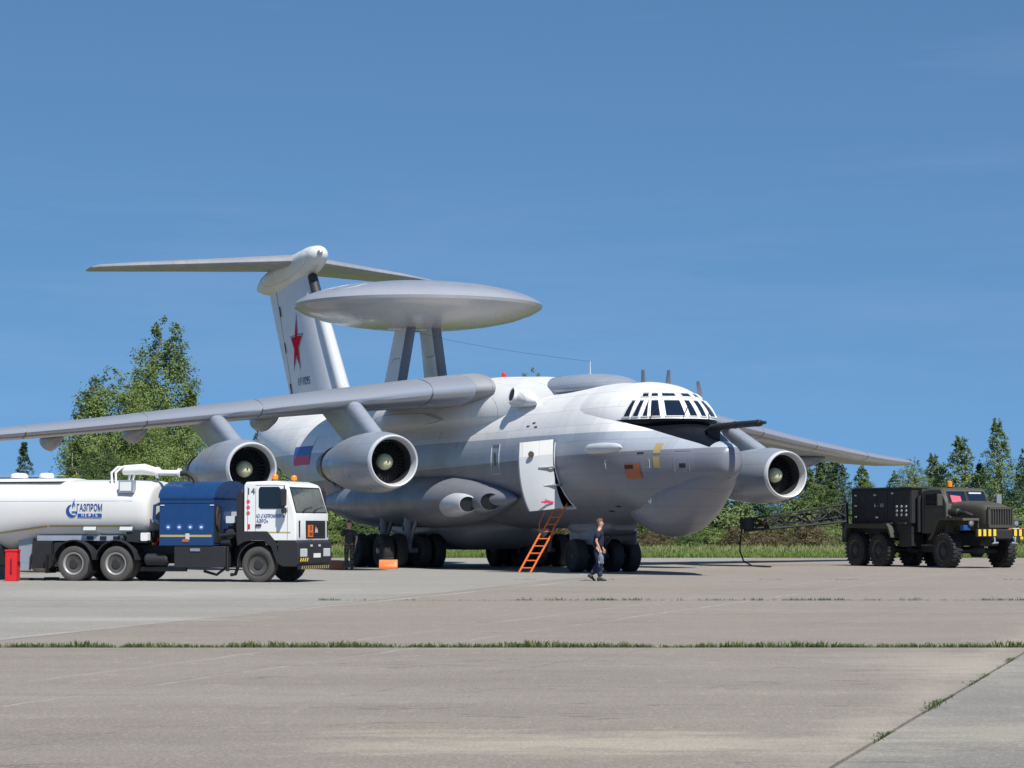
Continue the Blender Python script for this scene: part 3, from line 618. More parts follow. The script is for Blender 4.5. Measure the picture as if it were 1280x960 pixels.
def star(R, off, m, cx=41.6, cz=10.15, sx=.86, sz=1.12):
    vs = [(cx, fin_y(cx, cz)+off, cz)]
    for k in range(10):
        r = R if k % 2 == 0 else R*.40; a_ = pi/2+k*pi/5; x_ = cx+r*cos(a_)*sx*1.0+(r*sin(a_)*.0); z_ = cz+r*sin(a_)*sz; x_ += (z_-cz)*.0; vs.append((x_, fin_y(x_, z_)+off, z_))
    return obj('star', vs, [(0, 1+k, 1+(k+1) % 10) for k in range(10)], m, fin, smooth=False)
star(1.36, .012, 'flag_blue'); star(1.2, .018, 'print_white'); star(1.12, .024, 'star_red').__setitem__('label', 'red five pointed star edged in blue')
ft = text('RF-92957', .52, (40.15, fin_y(40.0, 8.2)+.03, 8.35), (pi/2, 0, pi), 'navy_print', fin, 'registration_lettering')
for k, (xx_, zz_) in enumerate(((43.9, 10.4), (43.2, 8.4), (44.6, 12.2))): MB().tube([(xx_, fin_y(xx_, zz_)+.02, zz_), (xx_-.35, fin_y(xx_-.3, zz_)+.03, zz_-.5)], .03, 4).build('rudder_hinge', 'dark_metal', fin)
MB().tube([(43.2-.85, fin_y(42.4, 7)+.008, 6.9), (45.35, fin_y(45.3, 13.3)+.008, 13.3)], .012, 4).build('rudder_gap', 'dark_metal', fin)
BT = [(39.0, .03, -.03, 0, .03), (39.15, .3, -.3, 0, .3), (39.6, .5, -.5, 0, .45), (40.5, .62, -.75, 0, .55), (42.5, .66, -.95, 0, .55), (45, .62, -.85, 0, .5), (47, .45, -.6, 0, .4), (48.6, .1, -.15, 0, .1)]
MB().loft([[(p[0], p[1], p[2]+14.22-(p[0]-39.5)*.085) for p in ring(39+9.6*k/40, *interp(BT, 39+9.6*k/40), n=32)] for k in range(41)]).build('tail_bullet', 'white_paint', A)
MB().lathe([(38.9, .02), (38.93, .08), (39.0, .12), (39.1, .13)], 'x', 16, (0, .08, 14.28)).build('tail_camera', 'bare_metal', A)
for side in (1, -1):
    TT = [(0.2, 41.2, 14.12, 5.6, .12), (4.5, 43.9, 14.06, 4.0, .115), (8.5, 46.5, 14.0, 2.5, .10), (8.75, 47.1, 14.0, 1.6, .05)]
    MB().loft([wing_sec(q, side, *interp(TT, q)) for q in (.2, 2, 4.5, 6.5, 8.5, 8.65, 8.75)]).build('tailplane', 'wing_grey', A)
# rotodome
RX, RZ = 26.84, 10.72
rp = [(.99, .001), (.985, .6), (.95, 1.4), (.87, 2.4), (.74, 3.3), (.56, 4.1), (.36, 4.7), (.16, 5.06), (0.02, 5.18), (-.1, 5.14), (-.3, 4.8), (-.55, 4.1), (-.74, 3.2), (-.86, 2.3), (-.93, 1.3), (-.95, .5), (-.95, .001)]
rp2 = []
for i in range(len(rp)-1):
    for t in (0, .5): rp2.append(tuple(rp[i][k]*(1-t)+rp[i+1][k]*t for k in (0, 1)))
rp2.append(rp[-1])
rd = mat('radome_paint', (.29, .31, .36), .22, var=.2, scale=.5)
x, y, z = rd.xyz(); rd.c = rd.mix(z.lt(RZ+.02), rd.c, rd.mix(rd.noise(.5, 4).ramp(.4, .6)*.4, rd.rgb((.34, .35, .38)), rd.rgb((.42, .40, .35)))); rd.done()
dome = MB().lathe(rp2, 'z', 96, (RX, 0, RZ)).build('radar_disc', 'radome_paint', A)
for (cx_, cy_, r0) in ((RX+.7, 3.5, 1.3), (RX-1.4, 3.6, .9)):
    pts_ = []
    for k in range(31):
        a_ = 2*pi*k/30; x_, y_ = cx_+r0*cos(a_), cy_+.8*r0*sin(a_); rr = sqrt((x_-RX)**2+y_**2)
        zz_ = next((rp[i][0]+(rp[i+1][0]-rp[i][0])*(rr-rp[i][1])/(rp[i+1][1]-rp[i][1]) for i in range(8) if rp[i][1] <= rr <= rp[i+1][1]), .05); pts_.append((x_, y_, RZ+zz_+.004))
    MB().tube(pts_, .012, 4, cap=False).build('disc_marking', 'light_grey', dome)
for s_ in (1, -1):
    rg = []; rf = []
    for t in (0, .25, .5, .75, 1):
        zz_ = 6.9+(10.0-6.9)*t; yc = s_*(1.02-.5*t); xa = 26.1-.1*t; xb = xa+2.35-.35*t
        sec = [(xa+(xb-xa)*f_, yc+wd*.24) for f_, wd in ((0, 0), (.04, .6), (.15, 1), (.5, 1), (.85, .6), (1, .05))]+[(xa+(xb-xa)*f_, yc-wd*.24) for f_, wd in ((.85, .6), (.5, 1), (.15, 1), (.04, .6))]
        rg.append([(p[0], p[1], zz_) for p in sec]); rf.append([(p[0]-.012, yc+(p[1]-yc)*1.06, zz_) for p in [sec[9], sec[0], sec[1], (sec[1][0]+.12, sec[1][1]*.35+sec[2][1]*.65)]])
    so = MB().loft(rg).build('disc_strut', 'white_paint', A)
    b = MB(); b.loft([[(p[0], p[1], p[2]) for p in r] for r in rf]); b.build('strut_boot', 'boot_grey', so)
    cl = MB(); cl.lathe([(0, .75), (.12, .8), (.2, .7)], 'z', 28, (0, 0, 0), sy=.42, M4=Matrix.Translation((27.1, s_*.53, 9.72)) @ Matrix.Diagonal((1.45, .9, 1, 1)))
    cl.build('strut_collar', 'white_paint', so)
MB().tube([(39.2, 0, 11.9)]+[(39.2-28.9*t, 0, 11.9-4.52*t-1.0*sin(pi*t)*.35) for t in (.1, .2, .3, .4, .5, .6, .7, .8, .9, 1)], .006, 4).build('wire_antenna', 'dark_metal', A)
# gear sponsons and belly
for s_ in (1, -1):
    SP = [(11.6, .04, -.04, 0, .04), (12.3, .3, -.26, 0, .26), (13.5, .58, -.52, 0, .48), (15.5, .92, -.84, 0, .75), (18, 1.1, -.98, 0, .9), (22, 1.15, -1.0, 0, .95), (26, 1.05, -.85, 0, .88), (30, .6, -.4, 0, .55), (33.5, .05, -.05, 0, .05)]
    MB().loft([[(p[0], p[1]+s_*2.25, p[2]+2.55) for p in ring(11.6+21.9*k/60, *interp(SP, 11.6+21.9*k/60), n=36)] for k in range(61)]).build('gear_sponson', 'grey_paint', A)
    for (x_, y_, z_, r, ln, ya) in ((14.1, 3.08, 2.38, .30, 4.6, .35), (12.9, 2.72, 2.46, .33, 3.4, .55)):
        R4 = Matrix.Translation((x_, s_*y_, z_)) @ Matrix.Rotation(-s_*ya*.35, 4, 'Z')
        b = MB(); b.open = 1
        prof = [(-.02, r*.86), (0, r*.95), (.12, r*1.05), (.5, r*1.22), (1.2, r*1.42), (2.3, r*1.5), (ln-.8, r*1.0), (ln, .02)]
        b.lathe(prof, 'x', 28, (0, 0, 0), M4=R4, sz=1.05); q = b.build('intake_pod', 'light_grey' if r < .31 else 'grey_paint', A)
        for v_ in q.data.vertices:                          # rake the mouth back so that it opens outwards
            l_ = R4.inverted() @ v_.co
            if l_.x < .6: v_.co = R4 @ Vector((l_.x+(l_.y*s_)*ya*2.2*(1-l_.x/.6), l_.y, l_.z))
        b = MB(); b.open = 1; b.lathe([(.0, r*.92), (.03, r*.88), (.06, r*.84), (.07, .01)], 'x', 28, (0, 0, 0), M4=R4, sz=1.05); q2 = b.build('intake_hole', 'black', q)
        for v_ in q2.data.vertices:
            l_ = R4.inverted() @ v_.co
            if l_.x < .6: v_.co = R4 @ Vector((l_.x+(l_.y*s_)*ya*2.2*(1-l_.x/.6), l_.y, l_.z))
for (nm_, T) in (('belly_fairing', [(15.6, .1, 1.5, 1.6, 1.9), (16.6, 1.3, 1.0, 1.6, 2.2), (18.3, 1.75, .72, 1.5, 2.4), (22, 1.8, .66, 1.5, 2.4), (24.6, 1.6, .8, 1.5, 2.4), (27, 1.2, 1.15, 1.6, 2.3), (29, .2, 1.5, 1.7, 2)]),):
    MB().loft([ring(T[0][0]+(T[-1][0]-T[0][0])*k/40, *interp(T, T[0][0]+(T[-1][0]-T[0][0])*k/40), n=36, e=.8) for k in range(41)]).build(nm_, 'grey_paint', A)
MB().loft([ring(7.6+3.6*k/12, *interp([(7.6, .5, 1.45, 1.6, 2), (8.1, .7, 1.3, 1.6, 2), (10, .85, 1.22, 1.6, 2), (11.2, .5, 1.4, 1.6, 2)], 7.6+3.6*k/12), n=20, e=.6) for k in range(13)]).build('nose_gear_bay', 'grey_paint', A)
# a small pod at the tail
MB().loft([ring(45.2+1.9*k/10, *interp([(45.2, .03, 5.5, 5.55, 5.6), (45.8, .2, 5.35, 5.55, 5.72), (46.7, .2, 5.35, 5.55, 5.72), (47.1, .04, 5.5, 5.55, 5.6)], 45.2+1.9*k/10), n=16, cy=1.25) for k in range(11)]).build('tail_pod', 'light_grey', A)
# tricolour on the rear fuselage
for k, m_ in enumerate(('print_white', 'flag_blue', 'flag_red')):
    patch('flag_stripe', 33.7, 36.3, 5.55-.42*k-.42, 5.55-.42*k, m_, off=.015)
# wheels and legs
def wheel_mesh(r, wd, rim='bare_metal'):
    t = MB(); h = wd/2
    t.lathe([(-h*.75, r*.55), (-h, r*.68), (-h, r*.86), (-h*.8, r*.97), (-h*.4, r), (h*.4, r), (h*.8, r*.97), (h, r*.86), (h, r*.68), (h*.75, r*.55)], 'y', 32)
    for k in (-.4, 0, .4): t.lathe([(k*h*1.3-.012, r*.985), (k*h*1.3, r*1.004), (k*h*1.3+.012, r*.985)], 'y', 32)
    m_ = MB(); m_.lathe([(-h*.55, .02), (-h*.55, r*.25), (-h*.35, r*.42), (-h*.8, r*.54), (-h*.78, r*.58), (h*.78, r*.58), (h*.8, r*.54), (h*.35, r*.42), (h*.55, r*.25), (h*.55, .02)], 'y', 24)
    m_.lathe([(-h*.8, .02), (-h*.8, r*.14), (h*.8, r*.14), (h*.8, .02)], 'y', 12)
    return t, m_
wt = None
def aircraft_wheel(x_, y_, r, wd):
    global wt
    key = (r, wd)
    if wt is None: wt = {}
    if key not in wt:
        t, m_ = wheel_mesh(r, wd); o1 = t.build('wheel', 'rubber', A); o2 = m_.build('rim', 'dark_metal', o1); wt[key] = (o1, o2); o1.location = (x_, y_, r-.02); return
    o1, o2 = wt[key]; a_ = o1.copy(); C.objects.link(a_); a_.location = (x_, y_, r-.02); b = o2.copy(); C.objects.link(b); b.parent = a_
for y_ in (-1.02, -.36, .36, 1.02): aircraft_wheel(9.3, y_, .58, .44)
for s_ in (1, -1):
    for x_ in (20.3, 22.9):
        for y_ in (1.85, 2.42, 3.4, 3.97): aircraft_wheel(x_, s_*y_, .66, .46)
        g = MB(); g.tube([(x_, s_*2.95, 2.4), (x_, s_*2.95, .66)], [.19, .15], 12); g.tube([(x_, s_*1.7, .66), (x_, s_*4.25, .66)], .11, 10); g.tube([(x_-.9, s_*2.9, 2.1), (x_-.1, s_*2.95, .95)], .08, 8)
        g.tube([(x_+.1, s_*3.0, 1.2), (x_+.5, s_*3.0, 1.5), (x_+.1, s_*3.0, 1.9)], .05, 6); g.build('landing_strut', 'grey_paint', A)
g = MB(); g.tube([(9.3, 0, 1.9), (9.3, 0, .55)], [.2, .14], 12); g.tube([(9.3, -1.05, .55), (9.3, 1.05, .55)], .09, 10); g.tube([(8.2, 0, 1.5), (9.2, 0, .9)], .07, 8); g.tube([(9.2, .15, .8), (8.9, .15, 1.1), (9.2, .15, 1.4)], .04, 6)
g.build('landing_strut', 'grey_paint', A)
for s_ in (1, -1): MB().box((8.2, 10.4), (s_*.75-.02, s_*.75+.02), (.95, 1.6)).build('gear_door', 'grey_paint', A, smooth=False)

# the ladder, standing on the ground and leaning on the doorway
def awp(x_, y_, z_=0):                                       # aircraft frame to world
    c_, s_ = cos(radians(66.24)), sin(radians(66.24)); return Vector((6.91-x_*c_-y_*s_, 75.35+x_*s_-y_*c_, z_))
lp = awp(8.6, 3.3); LD = empty('ladder', lp, radians(180-66.24), 'orange metal ladder leaning from the apron up to the open door', 'ladder')
top = Vector((-.1, -1.38, 2.35)); rl = []
ax = Vector((.93, .0, 0)).normalized()*.30
ax = Vector((.28, .28, 0)).normalized()*.21
for s_ in (-1, 1): MB().tube([ax*s_, top*.62+ax*s_], .036, 8).build('rail', 'orange', LD)
for s_ in (-1, 1): MB().tube([top*.60+ax*s_*.8, top+ax*s_*.8], .03, 8).build('rail', 'orange', LD)
for k in range(9):
    q = top*(.07+.105*k); MB().tube([q-ax, q+ax], .022, 6).build('rung', 'orange', LD)
hp = MB()
for s_ in (1,): hp.tube([top*.55+ax*s_, top*.62+ax*s_+Vector((0, .12, .22)), top*.8+ax*s_+Vector((0, .12, .28)), top*1.02+ax*s_+Vector((0, .08, .2))], .018, 6)
hp.build('handrail', 'orange', LD)

# ------------------------------------------------------------ vehicles
def rz_side(): return (pi/2, 0, 0)                           # lettering that faces a truck's right-hand side
def road_wheel(name, x_, y_, r, wd, parent, rub='dusty_rubber', rim='wheel_grey', steer=0, hub_out=False, lugs=0, cache={}):
    key = (r, wd, rub, rim, lugs)
    if key not in cache:
        t = MB(); h = wd/2
        t.lathe([(-h*.7, r*.56), (-h*.95, r*.66), (-h, r*.84), (-h*.86, r*.96), (-h*.5, r), (h*.5, r), (h*.86, r*.96), (h, r*.84), (h*.95, r*.66), (h*.7, r*.56)], 'y', 40)
        if lugs:
            for k in range(lugs):
                a_ = 2*pi*k/lugs
                for sg in (-1, 1):
                    M4 = Matrix.Rotation(a_+(sg*.5)*pi/lugs, 4, 'Y'); t.box((-.035, .035), (sg*h*.12, sg*h*.98), (r*.95, r*1.035), 0, M4)
        else:
            for q in (-.5, -.17, .17, .5): t.lathe([(q*h-.01, r*.99), (q*h, r*1.004), (q*h+.01, r*.99)], 'y', 40)
        m_ = MB(); m_.lathe([(h*.5, .02), (h*.5, r*.3), (h*.2, r*.36), (-h*.1, r*.42), (-h*.5, r*.50), (-h*.92, r*.56), (-h*.99, r*.60), (-h*.98, r*.63), (-h*.6, r*.64)], 'y', 32)
        m_.lathe([(-h*.18, r*.43), (-h*.20, r*.34), (-h*.55, r*.30), (-h*.85, r*.25), (-h*.90, .01)], 'y', 24, mi=1)
        for k in range(10):
            a_ = 2*pi*k/10; m_.tube([(r*.38*cos(a_), h*.1, r*.38*sin(a_)), (r*.38*cos(a_), -h*.12, r*.38*sin(a_))], .018, 6, 1)
        cache[key] = (t, m_)
        t_o = t.build(name, rub, parent); r_o = m_.build('rim', [rim, 'dark_metal'], t_o); cache[key] = (t_o, r_o)
        t_o.location = (x_, y_, r-.015); t_o.rotation_euler = (0, 0, steer if y_ < 0 else pi+steer); return t_o
    t_o, r_o = cache[key]; a_ = t_o.copy(); C.objects.link(a_); a_.parent = parent; a_.location = (x_, y_, r-.015); a_.rotation_euler = (0, 0, steer if y_ < 0 else pi+steer)
    b = r_o.copy(); C.objects.link(b); b.parent = a_; return a_
def mudguard(x_, y0, y1, r, a0, a1, parent, m='matt_black', zc=.5, th=.03):
    b = MB(); n_ = 14; ro, ri = [], []
    for k in range(n_+1):
        a_ = radians(a0+(a1-a0)*k/n_); ro.append((x_+r*cos(a_), zc+r*sin(a_))); ri.append((x_+(r-th)*cos(a_), zc+(r-th)*sin(a_)))
    b.prism(ro+ri[::-1], y0, y1); return b.build('mudguard', m, parent)

# --- white cab tractor unit with a blue pump box (frame: x forward from the front axle, y left, z up)
TT_ = radians(17.5); TR = empty('refuelling_truck', (-6.74, 68.55, 0), -TT_, 'white cab tractor truck carrying a blue rounded pump box behind the cab', 'truck')
cab_prof = [(-.42, 1.16), (-.42, 2.72), (-.36, 2.80), (.55, 2.83), (.82, 2.74), (.90, 2.66), (1.12, 1.95), (1.14, 1.90), (1.16, 1.16)]
cabm = MB(); W_ = 1.235
def cab_ring(y_, ins): return [(p[0]*(1) - (ins*.6 if p[0] > .7 else (-ins*.3 if p[0] < -.3 else 0)), y_, p[1]-(ins if p[1] > 2.5 else 0)) for p in cab_prof]
cabm.loft([cab_ring(-W_, .05), cab_ring(-W_+.04, .0), cab_ring(W_-.04, 0), cab_ring(W_, .05)])
cab = cabm.build('cab', 'cab_white', TR, bevel=.02)
# lower cab, bumper, steps in black
MB().prism([(.62, .52), (.62, 1.17), (1.17, 1.17), (1.24, 1.1), (1.24, .62), (1.18, .44), (.75, .44)], -1.24, 1.24).build('bumper', 'matt_black', TR, bevel=.02)
MB().prism([(-.6, 1.3), (-.6, 1.02), (-.42, 1.12), (-.18, 1.17), (.18, 1.17), (.42, 1.0), (.58, .6), (.64, .5), (.66, .75), (.52, 1.18), (.30, 1.42), (-.42, 1.42)], -1.25, -1.2).build('wheel_arch', 'matt_black', TR)
MB().prism([(-.6, 1.3), (-.6, 1.02), (-.42, 1.12), (-.18, 1.17), (.18, 1.17), (.42, 1.0), (.58, .6), (.64, .5), (.66, .75), (.52, 1.18), (.30, 1.42), (-.42, 1.42)], 1.2, 1.25).build('wheel_arch', 'matt_black', TR)
for s_ in (-1, 1):
    MB().prism([(.04, 2.10), (.04, 2.60), (.09, 2.66), (.64, 2.66), (.74, 2.56), (.82, 2.12), (.76, 2.05), (.10, 2.05)], s_*1.236-.012, s_*1.236+.012).build('side_window', 'cab_glass', cab)
    MB().prism([(-.30, 1.25), (-.30, 2.66), (-.29, 2.66), (-.29, 1.25)], s_*1.235-.006, s_*1.235+.006).build('door_gap', 'dark_metal', cab)
    d = MB(); 
    for (xa, xb, za, zb) in ((-.06, -.045, 1.25, 2.62), (.90, .915, 1.2, 2.1), (-.06, .86, 2.70, 2.712)): d.box((xa, xb), (s_*1.235-.005, s_*1.235+.005), (za, zb))
    d.build('door_gap', 'nacelle_grey', cab, smooth=False)
    MB().box((-.05, .12), (s_*1.25-.02, s_*1.25+.02), (1.56, 1.62)).build('door_handle', 'matt_black', cab)
    m_ = MB(); m_.box((.84, .93), (s_*1.46-.1, s_*1.46+.1), (2.12, 2.60), ch=.03); m_.box((.84, .93), (s_*1.44-.09, s_*1.44+.09), (1.92, 2.08), ch=.02); m_.tube([(.8, s_*1.2, 2.68), (.9, s_*1.45, 2.66), (.9, s_*1.45, 1.98), (.88, s_*1.2, 2.0)], .018, 6)
    m_.build('side_mirror', 'matt_black', TR)
    MB().prism([(-.42, 1.375), (1.0, 1.375), (1.0, 1.41), (-.42, 1.41)], s_*1.237-.004, s_*1.237+.004).build('reflective_strip', 'tape_yellow', cab, smooth=False)
# windscreen lies on the raked front
def on_front(yy, t, off=.008):
    x0, z0, x1, z1 = 1.12, 1.95, .90, 2.66; nx_, nz_ = .955, .296; return (x0+(x1-x0)*t+nx_*off, yy, z0+(z1-z0)*t+nz_*off)
ws = MB(); ws.add([on_front(-1.10, .02), on_front(1.10, .02), on_front(1.04, .94), on_front(-1.04, .94)], [(0, 1, 2, 3)]); ws.add([on_front(-1.16, -.03, .003), on_front(1.16, -.03, .003), on_front(1.10, 1.0, .003), on_front(-1.10, 1.0, .003)], [(0, 1, 2, 3)], 1)
wsg = mat('screen_glass', (.045, .055, .045), .08, var=.5, scale=2, spec=.7)
ws.build('windscreen', ['screen_glass', 'matt_black'], cab)
for yy in (-.7, .1): MB().tube([on_front(yy, .0, .03), on_front(yy+.35, .14, .04), on_front(yy+.75, .2, .04)], .013, 5).build('wiper', 'matt_black', cab)
MB().tube([(1.02, -.75, 2.05), (1.0, -.55, 2.3), (.96, -.75, 2.42)], .015, 5).build('front_mirror_arm', 'matt_black', cab)
gr = MB(); gr.box((1.15, 1.17), (-.50, .92), (1.22, 1.72), 1)
gr.build('grille_back', ['black', 'black'], cab)
for k in range(7): MB().box((1.168, 1.185), (-.48, .90), (1.25+.065*k, 1.272+.065*k)).build('grille_bar', 'dark_metal', cab, smooth=False)
for s_ in (-1, 1): MB().box((1.15, 1.175), (s_*.98-.03, s_*.98+.03) if s_ < 0 else (1.08, 1.12), (1.25, 1.72)).build('air_slot', 'matt_black', cab)
MB().box((1.18, 1.20), (-.42, -.06), (1.26, 1.60)).build('hazard_plate', 'orange', cab, smooth=False)
text('33', .17, (1.203, -.24, 1.51), (pi/2, 0, pi/2), 'black', cab); text('1863', .13, (1.203, -.24, 1.345), (pi/2, 0, pi/2), 'black', cab)
em = MB(); em.add([(1.19, .0, 1.42), (1.19, -.09, 1.42), (1.19, -.02, 1.62), (1.19, .03, 1.50), (1.19, .09, 1.56), (1.19, .14, 1.42), (1.19, .08, 1.42), (1.19, .06, 1.47), (1.19, .02, 1.42)], [(0, 1, 2, 3, 8), (3, 4, 5, 6, 7, 8)]); em.v = [v+Vector((0, .18, -.04)) for v in em.v]; em.build('emblem', 'lip_metal', cab, smooth=False)
for s_ in (-1, 1):
    MB().box((1.20, 1.255), (s_*.86-.24, s_*.86+.24), (.70, .94), ch=.02).build('headlight', 'lip_metal', TR); MB().box((1.2, 1.26), (s_*.3-.06, s_*.3+.06), (.99, 1.05)).build('fog_light', 'lip_metal', TR)
MB().box((1.235, 1.255), (-.12, .38), (.68, .80)).build('number_plate', 'print_white', TR, smooth=False)
for k in range(4):
    q = -1.18+k*.16; MB().add([(1.262, q, .58), (1.262, q+.09, .58), (1.262, q+.16, .68), (1.262, q+.07, .68)], [(0, 1, 2, 3)]).build('warning_stripe', 'yellow', TR, smooth=False)
MB().box((1.18, 1.27), (-1.15, 1.15), (.36, .47)).build('underrun_bar', 'black', TR)
for k in range(14):
    q = -1.1+k*.15; MB().add([(1.276, q, .37), (1.276, q+.06, .37), (1.276, q+.12, .46), (1.276, q+.06, .46)], [(0, 1, 2, 3)]).build('warning_stripe', 'tape_yellow', TR, smooth=False)
for yy in (-.82, .55):
    b = MB().lathe([(0, .10), (.03, .11), (.05, .10)], 'z', 16, (.35, yy, 2.82)).build('beacon_base', 'matt_black', TR); MB().lathe([(.05, .09), (.16, .085), (.19, .06), (.2, .01)], 'z', 16, (.35, yy, 2.82)).build('beacon_lamp', 'amber', b)
MB().tube([(.3, -.2, 2.83), (.2, -.2, 3.05)], .012, 5).build('aerial', 'matt_black', TR)
text('14', .26, (-.2, -1.243, 2.53), rz_side(), 'navy_print', cab)
text('АО «ГАЗПРОМНЕФТЬ-', .145, (-.04, -1.243, 1.84), rz_side(), 'blue_print', cab, align='LEFT', sx=.56); text('АЭРО»', .145, (-.03, -1.243, 1.70), rz_side(), 'blue_print', cab, align='LEFT', sx=.75)
for k in range(3): MB().lathe([(0, .055), (.004, .055)], 'y', 16, (-.28, -1.243, 2.25-.16*k)).build('warning_sticker', 'pink_sign', cab)
MB().box((-.29, -.22), (-1.242, -1.238), (1.48, 1.62)).build('extinguisher_sticker', 'red', cab, smooth=False)
# chassis and underframe
ch_ = MB()
for s_ in (-1, 1): ch_.box((-6.9, .9), (s_*.42-.04, s_*.42+.04), (.78, 1.02))
for x_ in (0, -4.38, -5.72): ch_.tube([(x_, -1.0, .5), (x_, 1.0, .5)], .09, 10)
for x_ in (-4.38, -5.72): ch_.lathe([(-.25, .08), (-.1, .22), (.1, .22), (.25, .08)], 'y', 16, (x_, 0, .5))
ch_.tube([(-.2, 0, .62), (-5.7, 0, .55)], .06, 8); ch_.box((-1.4, -.5), (-.5, .5), (.55, 1.3), ch=.05); ch_.box((-3.2, -1.2), (-.35, .35), (.5, .8), ch=.05)
ch_.build('chassis', 'chassis', TR)
MB().box((-2.55, -.98), (-1.22, -.62), (.40, 1.0), ch=.03).build('tool_box', 'matt_black', TR, bevel=.01); MB().box((-2.05, -1.75), (-1.24, -1.22), (.86, .94)).build('box_latch', 'bare_metal', TR)
MB().box((-2.55, -1.3), (.62, 1.22), (.42, 1.0), ch=.04).build('fuel_tank', 'matt_black', TR)
for q, L in (((-3.2, -.95, .62), .72), ): MB().lathe([(-L/2, .01), (-L/2, .12), (-L/2+.05, .165), (L/2-.05, .165), (L/2, .12), (L/2, .01)], 'x', 24, q).build('air_tank', 'matt_black', TR)
MB().box((-4.1, -2.4), (-.75, -.66), (.28, .40)).build('side_rail', 'dark_metal', TR)
def wheel_hang(n_): pass
pipes = MB()
pipes.tube([(-.62, -.9, 1.0), (-.66, -1.0, .5), (-.75, -1.02, .22), (-.9, -1.0, .2)], .05, 8); pipes.tube([(-1.0, -1.05, .42), (-1.3, -1.08, .2), (-1.7, -1.05, .3)], .04, 8)
pipes.tube([(-.55, -.8, 1.2), (-.8, -.95, 1.5), (-.6, -1.0, 1.8), (-.6, -.9, 2.4)], .05, 8); pipes.tube([(-.95, -1.12, 1.0), (-.95, -1.12, .3)], .05, 8); pipes.tube([(-.7, -1.1, 1.35), (-1.2, -1.12, 1.3)], .05, 8)
pipes.build('hose', 'black', TR)
MB().tube([(-.52, -1.1, 1.25), (-.52, -1.1, 2.6)], .07, 10).build('exhaust_stack', 'burnt_metal', TR); MB().box((-.66, -.47), (-1.18, .9), (1.1, 2.5)).build('rear_cab_frame', 'matt_black', TR)
MB().box((-1.0, -.75), (-1.15, -.85), (1.65, 1.85), ch=.02).build('junction_box', 'light_grey', TR)
for (x_, y_) in ((0, -1.03), (0, 1.03)): road_wheel('wheel', x_, y_, .51, .30, TR, rim='dark_metal')
for x_ in (-4.38, -5.72):
    for y_ in (-1.07, 1.07): road_wheel('wheel', x_, y_, .51, .30, TR)
    for y_ in (-.74, .74): road_wheel('wheel', x_, y_, .51, .28, TR, rim='dark_metal')
    for y_ in (-1, 1): mudguard(x_, y_*.62, y_*1.25, .66, 8, 172, TR, zc=.52)
mudguard(0, -1.22, -.85, .62, 100, 190, TR, zc=.52); MB().box((-6.6, -6.56), (-1.25, -.65), (.22, .75)).build('mudflap', 'black', TR); MB().box((-5.2, -5.16), (-1.25, -.65), (.25, .6)).build('mudflap', 'black', TR)
# blue pump box with a barrel roof
y_0, y_1, zb_, zs_, zt_ = -1.22, 1.22, 1.02, 2.35, 2.85
prof = [(y_0, zb_), (y_0, zs_)]+[(y_0*cos(pi*k/14), zs_+(zt_-zs_)*sin(pi*k/14)) for k in range(1, 14)]+[(y_1, zs_), (y_1, zb_)]
bb = MB().prismx(prof, -3.02, -1.35).build('pump_box', 'blue_paint', TR, bevel=.015)
MB().prismx([(p[0]*1.012, p[1]+.012) for p in prof[1:-1]], -3.05, -1.32).build('roof_cover', 'blue_paint', bb)
fr = MB(); 
for z_ in (2.32, 2.22): fr.box((-3.02, -1.35), (-1.235, -1.21), (z_, z_+.03))
fr.box((-3.02, -1.35), (-1.235, -1.22), (1.02, 1.06)); fr.build('shutter_rail', 'blue_paint', bb, smooth=False)
MB().box((-2.99, -1.40), (-1.226, -1.222), (1.26, 1.32)).build('reflective_strip', 'tape_yellow', bb, smooth=False)
for k in range(4):
    q = -2.74+.34*k; g = MB().lathe([(0, .085), (.004, .085)], 'y', 20, (q, -1.224, 1.54)).build('instruction_sticker', 'flag_blue', bb); MB().box((q-.035, q+.035), (-1.226, -1.2235), (1.51, 1.56)).build('sticker_mark', 'print_white', g, smooth=False)
for q in (-2.98, -1.45): MB().box((q, q+.12), (-1.24, -1.225), (2.14, 2.17)).build('shutter_catch', 'lip_metal', bb, smooth=False)
MB().box((-2.3, -2.1), (-1.24, -1.2), (1.12, 1.2)).build('side_marker', 'tag_orange', bb); MB().box((-2.2, -2.08), (-1.235, -1.225), (1.18, 1.36)).build('paper_tag', 'light_grey', bb, smooth=False)
MB().box((-1.352, -1.335), (-1.15, -.7), (1.1, 2.15)).build('open_bay', 'matt_black', bb); MB().box((-1.34, -1.325), (-.66, -.1), (1.25, 2.1)).build('bay_door', 'blue_paint', bb)
MB().tube([(-1.30, -1.05, 2.1), (-1.28, -1.15, 1.9), (-1.3, -1.1, 1.6), (-1.32, -.98, 1.45), (-1.3, -.9, 1.9)], .035, 8).build('coiled_hose', 'hose', bb)
MB().box((-1.33, -1.1), (-.05, .75), (1.75, 1.98), ch=.02).build('pipe_cover', 'light_grey', bb)
pm = MB()
for q in range(6): pm.tube([(-1.2+.08*q, -.9+.2*q, 1.0), (-1.15+.07*q, -.95+.25*q, 1.45+.1*(q % 3)), (-.9, -.6+.2*q, 1.5)], .05, 8)
pm.lathe([(0, .18), (.3, .18)], 'x', 16, (-1.2, -.9, 1.15)); pm.lathe([(0, .14), (.25, .14)], 'y', 16, (-.9, -1.1, 1.35)); pm.build('pump_pipework', 'dark_metal', TR)
MB().tube([(-3.05, -1.1, 2.2), (-3.2, -1.15, 2.15), (-3.22, -1.15, 1.75), (-3.06, -1.1, 1.65)], .05, 8).build('grab_rail', 'blue_paint', TR)
MB().tube([(-3.15, -.5, 1.1), (-3.4, -.55, 1.2), (-3.55, -.4, 1.0)], .05, 8).build('coupling_hose', 'red', TR)

